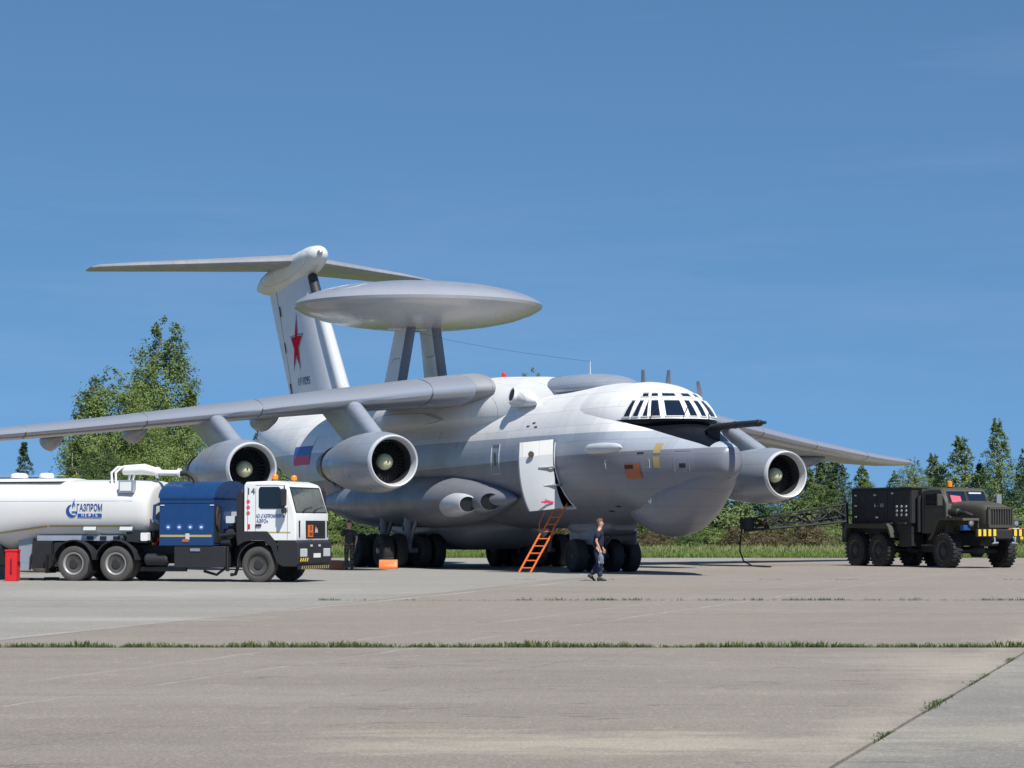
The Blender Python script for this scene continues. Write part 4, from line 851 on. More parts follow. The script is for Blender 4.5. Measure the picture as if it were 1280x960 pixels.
# --- the tank semi-trailer
TK = empty('tank_trailer', TR.location, -TT_, 'white fuel tank semi trailer with blue lettering, cut by the left edge', 'trailer')
TKP = [(-3.42, .95, 1.5, 2.05, 2.70), (-3.47, 1.08, 1.34, 2.05, 2.82), (-3.62, 1.16, 1.24, 2.05, 2.87), (-4.2, 1.2, 1.18, 2.05, 2.9), (-6.9, 1.22, 1.12, 2.05, 2.92), (-7.9, 1.23, .92, 2.05, 2.93), (-9.3, 1.24, .72, 2.0, 2.94), (-14, 1.24, .70, 2.0, 2.94), (-17, 1.24, .75, 2.0, 2.92), (-17.2, 1.0, 1.0, 2.0, 2.7)]
tks = sorted(set([-3.42, -3.44, -3.47, -3.52, -3.62, -3.8, -4.2]+[-4.5-.5*k for k in range(26)]+[-17.1, -17.2]))
rev = [tuple([-r[0]]+list(r[1:])) for r in TKP]
tank = MB().loft([ring(q, *interp(rev, -q), n=48, e=.78) for q in sorted(tks)]).build('tank', 'tank_white', TK)
def tk_y(x_, z_):
    hw, zb, zm, zt = interp(rev, -x_); q = abs((z_-zm)/((zt-zm) if z_ > zm else (zm-zb))); q = min(1, q)**(1/.78); return hw*(max(0, 1-q*q)**.5)**.78
def tpatch(name, x0, x1, zf0, zf1, m, off=.008, nx_=10):
    vs = []
    for k in range(nx_+1):
        x_ = x0+(x1-x0)*k/nx_
        for z_ in (zf0(x_), zf1(x_)): vs.append((x_, -tk_y(x_, z_)-off, z_))
    return obj(name, vs, [(2*k, 2*k+1, 2*k+3, 2*k+2) for k in range(nx_)], m, tank)
zs = lambda x_: 1.54 if x_ > -6.6 else 1.54+(x_+6.6)*.13
tpatch('reflective_strip', -4.0, -6.55, zs, lambda x_: zs(x_)+.05, 'tape_yellow'); tpatch('reflective_strip', -6.62, -9.5, zs, lambda x_: zs(x_)+.05, 'tape_yellow')
tpatch('seam', -6.56, -6.60, lambda x_: 1.3, lambda x_: 2.6, 'light_grey', nx_=1); tpatch('seam', -3.9, -9.5, lambda x_: 2.28, lambda x_: 2.295, 'light_grey', .004)
# the company mark, laid on the tank wall
def wall_text(s, size, xc, zc, m, name='lettering', sx=1, ex=.004, off=.012):
    y_ = -tk_y(xc, zc)-off; sl = (tk_y(xc, zc+.1)-tk_y(xc, zc-.1))/.2
    return text(s, size, (xc, y_, zc), (pi/2-math.atan(-sl), 0, 0), m, tank, name, sx, 'CENTER', ex)
LX = -5.22
wall_text('ГАЗПРОМ', .27, LX, 2.09, 'blue_print', 'company_lettering', .62, .006)
yb = -tk_y(LX, 1.87)
bar = MB().box((LX-.38, LX+.38), (yb-.008, yb+.01), (1.82, 1.925)).build('name_bar', 'blue_print', tank, smooth=False)
t_ = text('Н Е Ф Т Ь', .12, (LX, yb-.012, 1.872), (pi/2, 0, 0), 'print_white', tank, 'company_lettering', .95)
gl = MB(); cx_, cz_ = LX-.56, 2.0; R0, R1 = .17, .105
def arc(a0, a1, ro, ri, off=0, n_=20):
    v_ = []
    for k in range(n_+1):
        a_ = radians(a0+(a1-a0)*k/n_); fo = ro if not callable(ro) else ro(k/n_); fi = ri if not callable(ri) else ri(k/n_)
        v_ += [(cx_+fo*cos(a_), -tk_y(cx_, cz_+fo*sin(a_))-.012, cz_+fo*sin(a_)), (cx_+fi*cos(a_), -tk_y(cx_, cz_+fi*sin(a_))-.012, cz_+fi*sin(a_))]
    gl.add(v_, [(2*k, 2*k+1, 2*k+3, 2*k+2) for k in range(n_)])
arc(95, 345, lambda t: .185, lambda t: .185-.10*sin(pi*min(1, t*1.15))**.6-.008)
def flat(pts_): gl.add([(cx_+a_, -tk_y(cx_, cz_+b_)-.013, cz_+b_) for a_, b_ in pts_], [tuple(range(len(pts_)))])
flat([(.0, -.01), (.18, -.01), (.18, -.05), (.15, -.10), (.12, -.05), (.0, -.045)])
gl.build('flame_mark', 'blue_print', tank, smooth=False)
gl = MB(); flat([(.04, .07), (.0, .16), (.03, .26), (.075, .36), (.07, .27), (.11, .18), (.10, .08), (.075, .20)]); gl.build('flame', 'flag_blue', tank, smooth=False)
# top gear: hatch rail, white pipe arm, window plate
MB().box((-4.32, -3.86), (-1.20, -1.0), (2.52, 2.86)).build('access_plate', 'nacelle_grey', TK); MB().box((-4.27, -3.92), (-1.21, -1.19), (2.57, 2.82)).build('plate_cover', 'cab_white', TK, smooth=False)
arm = MB(); arm.tube([(-4.55, -.4, 3.18), (-3.9, -.4, 3.2), (-3.4, -.4, 3.1)], [.14, .16, .11], 14); arm.tube([(-3.4, -.4, 3.1), (-2.75, -.4, 3.08)], .085, 12); arm.lathe([(0, .14), (.06, .14)], 'x', 14, (-2.82, -.4, 3.08)); arm.lathe([(0, .17), (.06, .17)], 'x', 14, (-3.5, -.4, 3.1)); arm.build('pipe_arm', 'cab_white', TK)
MB().tube([(-2.75, -.4, 3.08), (-2.5, -.45, 3.07), (-2.28, -.5, 2.92), (-2.2, -.5, 2.7)], .075, 12).build('hose', 'hose', TK)
for q in (-4.75, -4.62): MB().tube([(q, -.75, 2.75), (q-.02, -.75, 3.1), (q+.1, -.6, 3.26), (q+.2, -.1, 3.26), (q+.1, .2, 3.1), (q, .25, 2.8)], .035, 8).build('hoop_rail', 'cab_white', TK)
MB().loft([[(q, y_, 2.86+h_) for y_, h_ in ((-.9, 0), (-.85, .06), (-.3, .1), (.3, .1), (.85, .06), (.9, 0))] for q in (-6.3, -8.6)]).build('walkway_cover', 'cab_white', TK)
for q, r in ((-7.2, .22), (-8.1, .26)): MB().lathe([(0, r), (.08, r), (.13, r*.8), (.15, r*.2), (.15, .01)], 'z', 20, (q, -.1, 2.98)).build('hatch_lid', 'cab_white', TK)
MB().tube([(-12, .6, 3.04), (-7.0, .6, 3.06)], .015, 6).build('top_rail', 'nacelle_grey', TK)
# frame, king pin plate, legs
uf = MB()
for s_ in (-1, 1): uf.box((-7.1, -3.45), (s_*.5-.05, s_*.5+.05), (1.08, 1.34))
uf.box((-5.9, -4.2), (-.75, .75), (1.02, 1.1)); uf.box((-4.1, -3.4), (-1.1, 1.1), (1.12, 1.42)); uf.build('frame', 'chassis', TK)
MB().box((-3.6, -3.38), (-1.22, -1.05), (1.15, 1.38), ch=.02).build('corner_bracket', 'cab_white', TK)
for q in (-5.2, -4.05): MB().add([(q-.25, -1.16, 1.45), (q+.15, -1.16, 1.45), (q+.35, -.6, 1.1), (q-.05, -.6, 1.1), (q-.25, -1.12, 1.55), (q+.15, -1.12, 1.55)], [(0, 1, 2, 3), (0, 1, 5, 4)]).build('tank_bracket', 'light_grey', TK, smooth=False)
bx = MB(); bx.box((-7.0, -4.3), (-1.0, -.6), (1.15, 1.3)); bx.build('side_box', 'nacelle_grey', TK)
for k in range(4): MB().box((-5.4+.42*k, -5.2+.42*k), (-1.02, -1.0), (1.17, 1.28)).build('box_slot', 'black', TK, smooth=False)
for s_ in (-1, 1): MB().add([(-7.7, s_*.85, 1.25), (-7.2, s_*.85, 1.25), (-7.35, s_*.85, .3), (-7.6, s_*.85, .3), (-7.7, s_*.7, 1.25), (-7.2, s_*.7, 1.25), (-7.35, s_*.7, .3), (-7.6, s_*.7, .3)], [(0, 1, 2, 3), (4, 5, 6, 7), (0, 1, 5, 4), (1, 2, 6, 5), (2, 3, 7, 6), (3, 0, 4, 7)]).build('landing_leg', 'nacelle_grey', TK, smooth=False)
for s_ in (-1, 1): MB().box((-7.65, -7.3), (s_*.78-.15, s_*.78+.15), (0, .06)).build('leg_foot', 'dark_metal', TK)
MB().box((-7.1, -6.5), (-1.1, -.3), (.35, 1.15), ch=.03).build('equipment_locker', 'matt_black', TK); MB().box((-6.45, -6.1), (-1.0, -.3), (.4, 1.1), ch=.03).build('equipment_locker', 'matt_black', TK)
MB().box((-9.6, -8.2), (-1.1, 1.1), (.4, 1.0), ch=.05).build('rear_frame', 'matt_black', TK)
for x_ in (-11.5, -12.9, -14.3):
    for y_ in (-1.07, 1.07): road_wheel('wheel', x_, y_, .51, .30, TK)
RB = empty('red_container', (-14.25, 68.9, 0), -.1, 'red upright container standing by the left edge', 'container')
MB().box((-.17, .17), (-.17, .17), (0, .84), ch=.02).build('body', 'red', RB, bevel=.015); MB().box((-.185, .185), (-.185, .185), (.84, .90)).build('lid', 'red', RB, bevel=.01)
text('ПОЖАРНЫЙ', .075, (0, -.175, .42), (pi/2, pi/2, 0), 'black', RB); MB().box((.165, .19), (-.1, .1), (.5, .56)).build('handle', 'matt_black', RB)
WB = obj('concrete_weight', *[MB().box((-.5, .5), (-.3, .3), (0, .5), ch=.04).__dict__[k] for k in ('v', 'f')], 'concrete_block', smooth=False); WB.location = (px(2, 73), 73, 0); tag(WB, 'pale concrete block on the apron behind the red container', 'block')
# blue roofed vehicle glimpsed behind the tank at the left edge
BV = empty('blue_tanker', (px(-60, 84), 84, 0), -.12, 'dark blue tanker showing over the tank at the left edge', 'tanker')
b = MB(); b.lathe([(-3.5, .3), (-3.4, 1.05), (3.0, 1.1), (3.3, .9), (3.35, .2)], 'x', 28, (0, 0, 2.1), sz=.95); b.build('tank', 'blue_print', BV)
b = MB(); b.box((-3.4, 5), (-.5, .5), (.8, 1.1)); b.build('frame', 'chassis', BV)
MB().tube([(-3, -.8, 3.2), (3.4, -.8, 3.24)], .025, 6).build('hand_rail', 'blue_print', BV)
for q in (-2.9, .2, 3.3): MB().tube([(q, -.8, 3.22), (q, -.6, 2.8)], .02, 6).build('rail_post', 'blue_print', BV)
for q in (-1.6, .6): MB().box((q, q+.6), (-.5, .2), (3.08, 3.22), ch=.04).build('hatch', 'cab_white', BV)
for x_ in (-2.4, -1.2, 3.6):
    for y_ in (-.95, .95): road_wheel('wheel', x_, y_, .51, .30, BV)

# --- the army green power unit truck
s5 = 1.05; UR = empty('army_truck', (17.75, 92.6, 0), -radians(64), 'dark olive six wheeled army truck with a bonnet and box body', 'truck'); UR.scale = (s5,)*3
cx = MB()
for s_ in (-1, 1): cx.box((-6.2, 1.5), (s_*.42-.05, s_*.42+.05), (1.0, 1.25))
for x_ in (0, -4.1, -5.65): cx.tube([(x_, -1.1, .62), (x_, 1.1, .62)], .10, 10)
for x_ in (0, -4.1, -5.65): cx.lathe([(-.35, .06), (-.15, .26), (.15, .26), (.35, .06)], 'y', 18, (x_, .1, .64))
cx.tube([(0, .1, .7), (-5.6, .1, .7)], .07, 8); cx.box((-.5, .9), (-.4, .4), (.8, 1.3), ch=.08); cx.box((-2.6, -1.2), (-.5, .4), (.55, 1.0), ch=.05); cx.build('chassis', 'chassis', UR)
for x_ in (0, -4.1, -5.65):
    for y_ in (-1.22, 1.22): road_wheel('wheel', x_, y_, .63, .40, UR, rub='rubber', rim='olive', lugs=26, steer=0)
# cab
cp = [(-1.9, 1.25), (-1.9, 2.75), (-1.82, 2.86), (-1.4, 2.93), (-.75, 2.92), (-.60, 2.84), (-.34, 2.32), (-.32, 1.25)]
hw_ = .98
uc = MB().loft([[(p[0]+(-.05 if p[0] > -.7 else .04), y_*hw_, p[1]-(.07 if p[1] > 2.5 else 0)) for p in cp] if abs(y_) == 1 else [(p[0], y_*hw_, p[1]) for p in cp] for y_ in (-1, -.93, .93, 1)]).build('cab', 'olive_dusty', UR)
for s_ in (-1, 1):
    MB().prism([(-1.62, 2.28), (-1.62, 2.68), (-1.0, 2.70), (-.78, 2.66), (-.58, 2.28)], s_*.985-.01, s_*.985+.01).build('side_window', 'cab_glass', uc)
    d = MB(); 
    for (xa, xb, za, zb) in ((-1.72, -1.70, 1.3, 2.75), (-.52, -.5, 1.3, 2.2), (-1.7, -.5, 2.2, 2.215)): d.box((xa, xb), (s_*.985-.008, s_*.985+.008), (za, zb))
    d.build('door_gap', 'black', uc, smooth=False)
def uf_(yy, t, off=.012):
    x0, z0, x1, z1 = -.34, 2.32, -.60, 2.84; return (x0+(x1-x0)*t+.89*off, yy, z0+(z1-z0)*t+.45*off)
for (ya, yb_) in ((-.86, -.04), (.04, .86)):
    MB().add([uf_(ya, .1), uf_(yb_, .1), uf_(yb_*.97, .88), uf_(ya*.97, .88)], [(0, 1, 2, 3)]).build('windscreen_pane', 'screen_glass2' if 'screen_glass2' in M else 'dark_glass', uc)
    e_ = MB(); q = [uf_(ya, .1, .015), uf_(yb_, .1, .015), uf_(yb_*.97, .88, .015), uf_(ya*.97, .88, .015)]; e_.tube(q+[q[0]], .022, 5); e_.build('windscreen_frame', 'olive', uc)
MB().add([uf_(-.72, .12, .025), uf_(-.28, .12, .025), uf_(-.28, .55, .025), uf_(-.72, .62, .025)], [(0, 1, 2, 3)]).build('pink_notice', 'pink_sign', uc, smooth=False)
MB().add([uf_(.15, .72, .025), uf_(.7, .72, .025), uf_(.7, .82, .025), uf_(.15, .82, .025)], [(0, 1, 2, 3)]).build('sun_strip', 'light_grey', uc, smooth=False)
b = MB().lathe([(0, .08), (.05, .09)], 'z', 14, (-1.2, -.2, 2.92)).build('beacon_base', 'matt_black', UR); MB().lathe([(.05, .1), (.22, .095), (.26, .05), (.265, .01)], 'z', 16, (-1.2, -.2, 2.92)).build('beacon_lamp', 'amber', b)
# bonnet, grille, wings
HD = [(-.4, .80, 1.35, 2.0, 2.42), (.0, .74, 1.35, 2.0, 2.44), (.8, .66, 1.35, 1.95, 2.38), (1.3, .60, 1.35, 1.9, 2.28), (1.48, .57, 1.38, 1.9, 2.2), (1.52, .50, 1.45, 1.88, 2.1)]
MB().loft([ring(-.4+1.92*k/14, *interp(HD, -.4+1.92*k/14), n=32, e=.45) for k in range(15)]).build('bonnet', 'olive_dusty', UR)
gb = MB().box((1.50, 1.53), (-.46, .46), (1.58, 2.12)).build('grille', 'black', UR)
for k in range(9): MB().box((1.52, 1.57), (-.47+.11*k, -.435+.11*k), (1.56, 2.14)).build('grille_bar', 'olive_dusty', gb, smooth=False)
g = MB(); g.box((1.5, 1.58), (-.56, .56), (2.12, 2.20)); g.box((1.5, 1.6), (-.56, .56), (1.46, 1.56)); g.box((1.5, 1.58), (-.56, -.48), (1.5, 2.18)); g.box((1.5, 1.58), (.48, .56), (1.5, 2.18)); g.build('grille_frame', 'olive_dusty', UR, smooth=False)
for s_ in (-1, 1):
    wp = [(-.95, 1.05), (-.72, 1.25), (-.45, 1.70), (-.30, 1.82), (1.15, 1.80), (1.18, 1.72), (-.25, 1.74), (-.36, 1.64), (-.62, 1.2), (-.85, 1.0)]
    MB().prism([(p[0], p[1]) for p in wp], s_*.66, s_*1.38).build('wing', 'olive_dusty', UR)
    MB().prism([(-.4, 1.3), (-.3, 1.8), (1.1, 1.8), (1.1, 1.45), (.8, 1.35), (.3, 1.4)], s_*.60, s_*.68).build('inner_wing', 'olive', UR)
    hl = MB(); hl.lathe([(0, .06), (.03, .12), (.14, .13), (.15, .10)], 'x', 18, (1.02, s_*1.0, 1.62)); hl.build('headlight_shell', 'olive', UR); MB().lathe([(.145, .11), (.16, .05), (.165, .01)], 'x', 18, (1.02, s_*1.0, 1.62)).build('headlight', 'bare_metal', UR)
    bm = MB().box((1.72, 1.80), (min(s_*.35, s_*1.25), max(s_*.35, s_*1.25)), (1.14, 1.42)).build('bumper', 'black', UR)
    for k in range(4):
        q = s_*(.46+.22*k); MB().box((1.80, 1.81), (q-.06, q+.06), (1.16, 1.40)).build('bumper_block', 'yellow', bm, smooth=False)
    MB().tube([(-.5, s_*.98, 2.5), (-.3, s_*1.3, 2.55), (-.3, s_*1.32, 2.3)], .018, 6).build('mirror_arm', 'black', UR); MB().box((-.32, -.26), (s_*1.33-.11, s_*1.33+.11), (2.25, 2.68), ch=.02).build('side_mirror', 'olive_dusty' if s_ < 0 else 'bare_metal', UR)
    MB().box((-1.6, -.9), (s_*1.08-.14, s_*1.08+.14), (.78, .84)).build('cab_step', 'olive', UR)
    MB().tube([(1.76, s_*.45, 1.15), (1.8, s_*.45, .95), (1.8, s_*.55, .9), (1.78, s_*.3, .92)], .03, 6).build('tow_hook', 'nacelle_grey', UR)
MB().tube([(1.3, -.36, 1.0), (1.78, -.36, 1.2)], .05, 8).build('tow_arm', 'olive', UR); MB().box((1.55, 1.78), (-.35, .35), (1.05, 1.40), ch=.04).build('winch_plate', 'chassis', UR)
ac = MB(); ac.lathe([(0, .02), (0, .13), (.5, .14), (.55, .08), (.62, .08), (.62, .02)], 'x', 18, (-.15, -.95, 2.02)); ac.tube([(.45, -.95, 2.02), (.75, -.93, 2.0), (.9, -.75, 1.9)], .06, 8); ac.build('air_cleaner', 'chassis', UR)
MB().box((.9, 1.1), (-1.3, -1.0), (1.36, 1.55), ch=.02).build('battery_box', 'blue_print', UR)
# body box of the power unit
bx = MB().box((-6.15, -2.2), (-1.2, 1.2), (1.62, 2.93)).build('power_unit_box', 'matt_black', UR, smooth=False, bevel=.02)
MB().box((-6.2, -2.15), (-1.24, 1.24), (2.93, 2.98)).build('box_roof', 'olive', bx)
for (xa, xb) in ((-6.05, -4.45), (-4.38, -3.75), (-3.70, -3.35)):
    MB().box((xa, xb), (-1.215, -1.2), (1.70, 2.86)).build('access_door', 'matt_black', bx, smooth=False, bevel=.008)
for q, zz_ in ((-5.85, 2.7), (-5.85, 2.3), (-5.85, 1.88), (-4.55, 2.7), (-4.45, 1.85), (-3.4, 2.75)): MB().box((q-.07, q+.07), (-1.235, -1.215), (zz_-.03, zz_+.03)).build('door_hinge', 'light_grey', bx)
text('6 - 10', .20, (-4.3, -1.222, 2.30), rz_side(), 'light_grey', bx, sx=1.3)
pl_ = MB().box((-3.3, -2.25), (-1.23, -1.2), (1.65, 2.85)).build('control_panel', 'chassis', bx)
for q in range(9): MB().lathe([(0, .05), (-.02, .05), (-.02, .01)], 'y', 12, (-3.1+.3*(q % 3), -1.235, 2.25-.16*(q//3))).build('gauge', 'light_grey', pl_)
MB().prism([(-6.25, .95), (-6.25, 1.50), (-6.15, 1.62), (-3.5, 1.62), (-3.35, 1.45), (-3.2, 1.1), (-3.25, 1.08), (-3.45, 1.42), (-6.1, 1.46), (-6.2, 1.3)], -1.45, -.9).build('mudguard', 'olive', UR)
MB().prism([(-6.25, .95), (-6.25, 1.50), (-6.15, 1.62), (-3.5, 1.62), (-3.35, 1.45), (-3.2, 1.1), (-3.25, 1.08), (-3.45, 1.42), (-6.1, 1.46), (-6.2, 1.3)], .9, 1.45).build('mudguard', 'olive', UR)
MB().box((-6.2, -2.3), (-1.15, 1.15), (1.25, 1.62)).build('subframe', 'chassis', UR); MB().box((-3.1, -2.3), (-1.15, -.6), (.75, 1.25), ch=.04).build('battery_locker', 'chassis', UR)
MB().box((-6.32, -6.26), (-1.35, -.9), (.45, 1.4)).build('mudflap', 'black', UR)
MB().tube([(-2.05, -.95, 1.3), (-2.05, -.95, 2.65)], .1, 12).build('exhaust_stack', 'chassis', UR); MB().box((-2.15, -1.95), (-.9, .9), (1.4, 2.9)).build('rear_cab_panel', 'olive_dusty', UR)
for q in (-3.0, -3.9): MB().box((q, q+.5), (-1.3, -.9), (1.60, 1.66)).build('catwalk', 'olive_dusty', UR)
# cable boom swung out sideways from a post at the back
MA = Matrix.Rotation(radians(64), 4, 'Z')                    # work in world directions inside the truck's frame
def W(x_, y_, z_): v_ = Vector((x_, y_, z_)); v_ = v_-Vector((17.75, 92.6, 0)); v_ = MA @ v_; return v_/s5
bx0, by0 = px(1056, 98.3), 98.3
post = MB(); post.tube([W(bx0, by0, .95), W(bx0, by0, 2.55)], .13, 10); post.tube([W(bx0, by0, 2.5), W(bx0, by0, 2.85)], .06, 8); post.tube([W(bx0, by0, 1.2), W(bx0+.8, by0-.7, 1.2)], .09, 8); post.box((-.01, .01), (-.01, .01), (1.5, 1.51)); bo_ = post.build('boom_post', 'chassis', UR)
xe, ye = px(930, 97.5), 97.5
def bp(t, dz, dy): return W(bx0+(xe-bx0)*t, by0+(ye-by0)*t+dy, (2.25-.50*t+dz*(1-.55*t)) if dz > 0 else (2.0-.38*t+dz*(.7)))
bm_ = MB()
for dy in (-.22, .22):
    bm_.tube([bp(0, .25, dy), bp(1, .25, dy)], .035, 6); bm_.tube([bp(0, -.3, dy), bp(1, -.3, dy)], .05, 6)
    for k in range(9): a_, b_2 = k/9, (k+1)/9; bm_.tube([bp(a_, -.3 if k % 2 else .25, dy), bp(b_2, .25 if k % 2 else -.3, dy)], .025, 5)
for k in range(10): bm_.tube([bp(k/9, .25, -.22), bp(k/9, .25, .22)], .025, 5); bm_.tube([bp(k/9, -.3, -.22), bp(k/9, -.3, .22)], .025, 5)
for k in range(3): bm_.tube([bp(0, .0, -.1+.1*k), bp(.3, -.06, -.1+.1*k), bp(.6, -.16, -.1+.1*k), bp(1, -.05, -.1+.1*k)], .03, 6)
for k in range(4): bm_.tube([bp(j/8, .12*sin(j*1.7+k*2)-.02, -.15+.1*k) for j in range(9)], .04, 6)
for k in range(10): bm_.tube([bp(k/9, -.3, -.22), bp(k/9, .25, .22)], .02, 5)
bm_.build('cable_boom', 'matt_black', UR)
e_ = MB(); c_ = W(xe+.1, ye, 1.68); e_.tube([c_-Vector((.0, 0, .2)), c_+Vector((0, 0, .22))], .28, 10); e_.build('boom_head', 'chassis', UR)
MB().box((c_.x-.0, c_.x+.25), (c_.y+.55, c_.y+.75), (c_.z-.1, c_.z+.1)).build('plug', 'tag_orange', UR)
cb = MB(); cz = lambda z_: z_
cb.tube([W(xe-.1, ye, 1.5), W(xe-.18, ye-.2, 1.1), W(xe-.24, ye-.5, .6), W(xe-.15, ye-1.2, .2), W(xe+.05, ye-2.5, .04), W(xe+.35, ye-4, .03), W(xe+.6, ye-4.3, .03)], .03, 8); cb.build('power_cable', 'hose', UR)
# orange and white barrier end by the right edge
OB = empty('striped_barrier', (px(1283, 101), 101, 0), 0, 'orange and white striped barrier behind the army truck, at the right edge', 'barrier')
for k in range(7): MB().box((-.9+.28*k, -.9+.28*(k+1)-.003), (-.04, .04), (1.30, 1.52)).build('stripe', 'orange' if k % 2 == 0 else 'print_white', OB, smooth=False)
for k in range(6): MB().box((-.9+.3*k, -.78+.3*k), (-.03, .03), (1.05, 1.25)).build('block', 'yellow', OB, smooth=False)
MB().tube([(-.7, 0, 0), (-.7, 0, 1.3)], .04, 8).build('post', 'chassis', OB); MB().tube([(.7, 0, 0), (.7, 0, 1.3)], .04, 8).build('post', 'chassis', OB); MB().box((-.95, 1.1), (-.02, .02), (1.02, 1.28)).build('back_board', 'black', OB, smooth=False)

# wheel chocks
def chock(x_, y_, rz, m, label, sc_=1, w_=.5):
    o = empty('wheel_chock', (x_, y_, 0), rz, label, 'chock'); o.scale = (sc_,)*3
    MB().prism([(-.28, 0), (.28, 0), (.22, .12), (.04, .36), (-.10, .36), (-.28, .10)], -w_, w_).build('block', m, o, bevel=.015); MB().tube([(-.05, -w_*.6, .36), (-.05, -w_*.5, .42), (-.05, w_*.5, .42), (-.05, w_*.6, .36)], .015, 5).build('grip', 'dark_metal', o)
chock(px(486, 90), 90, radians(90), 'orange', 'bright orange wheel chock in front of the main landing wheels', .95, .36)
chock(px(422, 88), 88, radians(80), 'tag_orange', 'dull orange wheel chock on the ground behind the white cab', .8, .3)

# ------------------------------------------------------------ people (local frame: facing +x, y left, z up)
def skin_mesh(name, V, Eg, m, parent, root=0, sub=1, label=None, fat=1.0):
    """V: list of (x, y, z, rx, ry); grown with a Skin modifier rooted at vertex `root`."""
    me = bpy.data.meshes.new(name); me.from_pydata([v[:3] for v in V], Eg, []); me.materials.append(M[m].m)
    o = bpy.data.objects.new(name, me); link(o, parent)
    sk = o.modifiers.new('skin', 'SKIN'); sk.use_smooth_shade = True; sk.branch_smoothing = .6
    for i, v in enumerate(V):
        d = me.skin_vertices[0].data[i]; d.radius = (v[3]*fat, (v[4] if len(v) > 4 else v[3])*fat); d.use_root = (i == root); d.use_loose = False
    sb = o.modifiers.new('sub', 'SUBSURF'); sb.levels = sub; sb.render_levels = sub
    if label: o['label'] = label
    return o
def chain(V, Eg, start, pts):
    prev = start
    for p in pts: V.append(p); Eg.append((prev, len(V)-1)); prev = len(V)-1
    return prev
def person(loc, rz, label, top, legs, arms, feet, shirt_m, trouser_m, hair_m='hair', sc_=1.0, lean=0.0, curl=.5, hold=None):
    """arms: for left, right: (elbow, wrist, hand dir); legs: (knee, ankle)"""
    P = empty('person', loc, rz, label, 'person'); P.scale = (sc_,)*3
    V = [(0, 0, .95, .09, .115)]; Eg = []
    ch_ = chain(V, Eg, 0, [(.0+lean*.3, 0, 1.12, .08, .11), (lean*.6, 0, 1.30, .09, .13), (lean, 0, 1.44, .07, .10)])
    nk = chain(V, Eg, ch_, [(lean+.005, 0, 1.51, .066, .066), (lean+.02, 0, 1.555, .068, .066)])
    hd = chain(V, Eg, nk, [(lean+.035, 0, 1.60, .088, .074), (lean+.025, 0, 1.66, .108, .086), (lean+.015, 0, 1.715, .10, .08), (lean+.01, 0, 1.75, .06, .05)])
    for side, (hip_y) in ((1, .10), (-1, -.10)):
        kn, an = legs[0 if side > 0 else 1]
        q = chain(V, Eg, 0, [(0, hip_y, .88, .07, .07), (kn[0]*.5, hip_y, (.88+kn[1])/2, .075, .075), (kn[0], hip_y, kn[1], .055, .055), ((kn[0]+an[0])/2-.02, hip_y, (kn[1]+an[1])/2, .052, .052), (an[0], hip_y, an[1], .036, .036)])
    for side in (1, -1):
        el, wr, hdv = arms[0 if side > 0 else 1]
        sh = chain(V, Eg, ch_, [(lean, side*.185, 1.42, .042, .042)])
        q = chain(V, Eg, sh, [(lean*.7+el[0]*.5, side*(.21+el[1]*.5), (1.42+el[2])/2, .042, .042), (el[0], side*(.215+el[1]), el[2], .040, .040), ((el[0]+wr[0])/2, side*(.215+(el[1]+wr[1])/2), (el[2]+wr[2])/2, .036, .036), (wr[0], side*(.215+wr[1]), wr[2], .025, .028)])
        h = Vector(hdv).normalized(); W_ = Vector((wr[0], side*(.215+wr[1]), wr[2])); f = Vector((1, 0, 0)) if abs(h.x) < .7 else Vector((0, 0, 1)); n_ = h.cross(f).normalized(); f = n_.cross(h).normalized()*1.0
        pm = chain(V, Eg, q, [tuple(W_+h*.045)+(.022, .036), tuple(W_+h*.085)+(.019, .038)])
        for k, L in enumerate((.065, .078, .074, .058)):        # four fingers, bent, of unequal length
            b = W_+h*.09+f*(.027-.018*k); c1 = b+h*L*.45+n_*(-side*L*.12*curl); c2 = c1+h*L*.32*(1-curl*.4)+n_*(-side*L*.30*curl); c3 = c2+h*L*.2*(1-curl)+n_*(-side*L*.3*curl)
            chain(V, Eg, pm, [tuple(b)+(.0088, .0088), tuple(c1)+(.0085, .0085), tuple(c2)+(.008, .008), tuple(c3)+(.007, .007)])
        t0 = W_+h*.04+f*.034; chain(V, Eg, pm-1, [tuple(t0)+(.011, .011), tuple(t0+h*.03+f*.018)+(.010, .010), tuple(t0+h*.055+f*.018+n_*(-side*.01))+(.008, .008)])
    body = skin_mesh('body', V, Eg, 'skin', P)
    fc = MB(); hx_ = lean+.11                                # nose, brow, ears, eyes, mouth
    fc.add([(hx_-.012, -.012, 1.665), (hx_-.012, .012, 1.665), (hx_+.02, 0, 1.63), (hx_-.008, -.018, 1.62), (hx_-.008, .018, 1.62)], [(0, 1, 2), (0, 2, 3), (1, 4, 2), (3, 2, 4)])
    for s_ in (-1, 1): fc.lathe([(-.008, .01), (0, .03), (.01, .022)], 'y', 10, (lean+.02, s_*.085, 1.64), sy=.6)
    fc.build('face_detail', 'skin', body)
    for s_ in (-1, 1): MB().lathe([(-.004, .003), (0, .011), (.004, .003)], 'x', 8, (hx_-.02, s_*.03, 1.66)).build('eye', 'black', body)
    MB().box((hx_-.018, hx_-.006), (-.022, .022), (1.592, 1.599)).build('mouth', 'pink_sign', body)
    cap = MB(); nu, nv = 14, 9; vs_ = []
    for i in range(nv+1):
        for j in range(nu):
            a_ = 2*pi*j/nu; lim = radians(112-42*max(0, cos(a_)+.35)); th = lim*i/nv
            vs_.append((lean+.012+.118*sin(th)*cos(a_), .092*sin(th)*sin(a_), 1.675+.122*cos(th)))
    cap.add(vs_, [(i*nu+j, i*nu+(j+1) % nu, (i+1)*nu+(j+1) % nu, (i+1)*nu+j) for i in range(nv) for j in range(nu)]); cap.build('hair', hair_m, P)
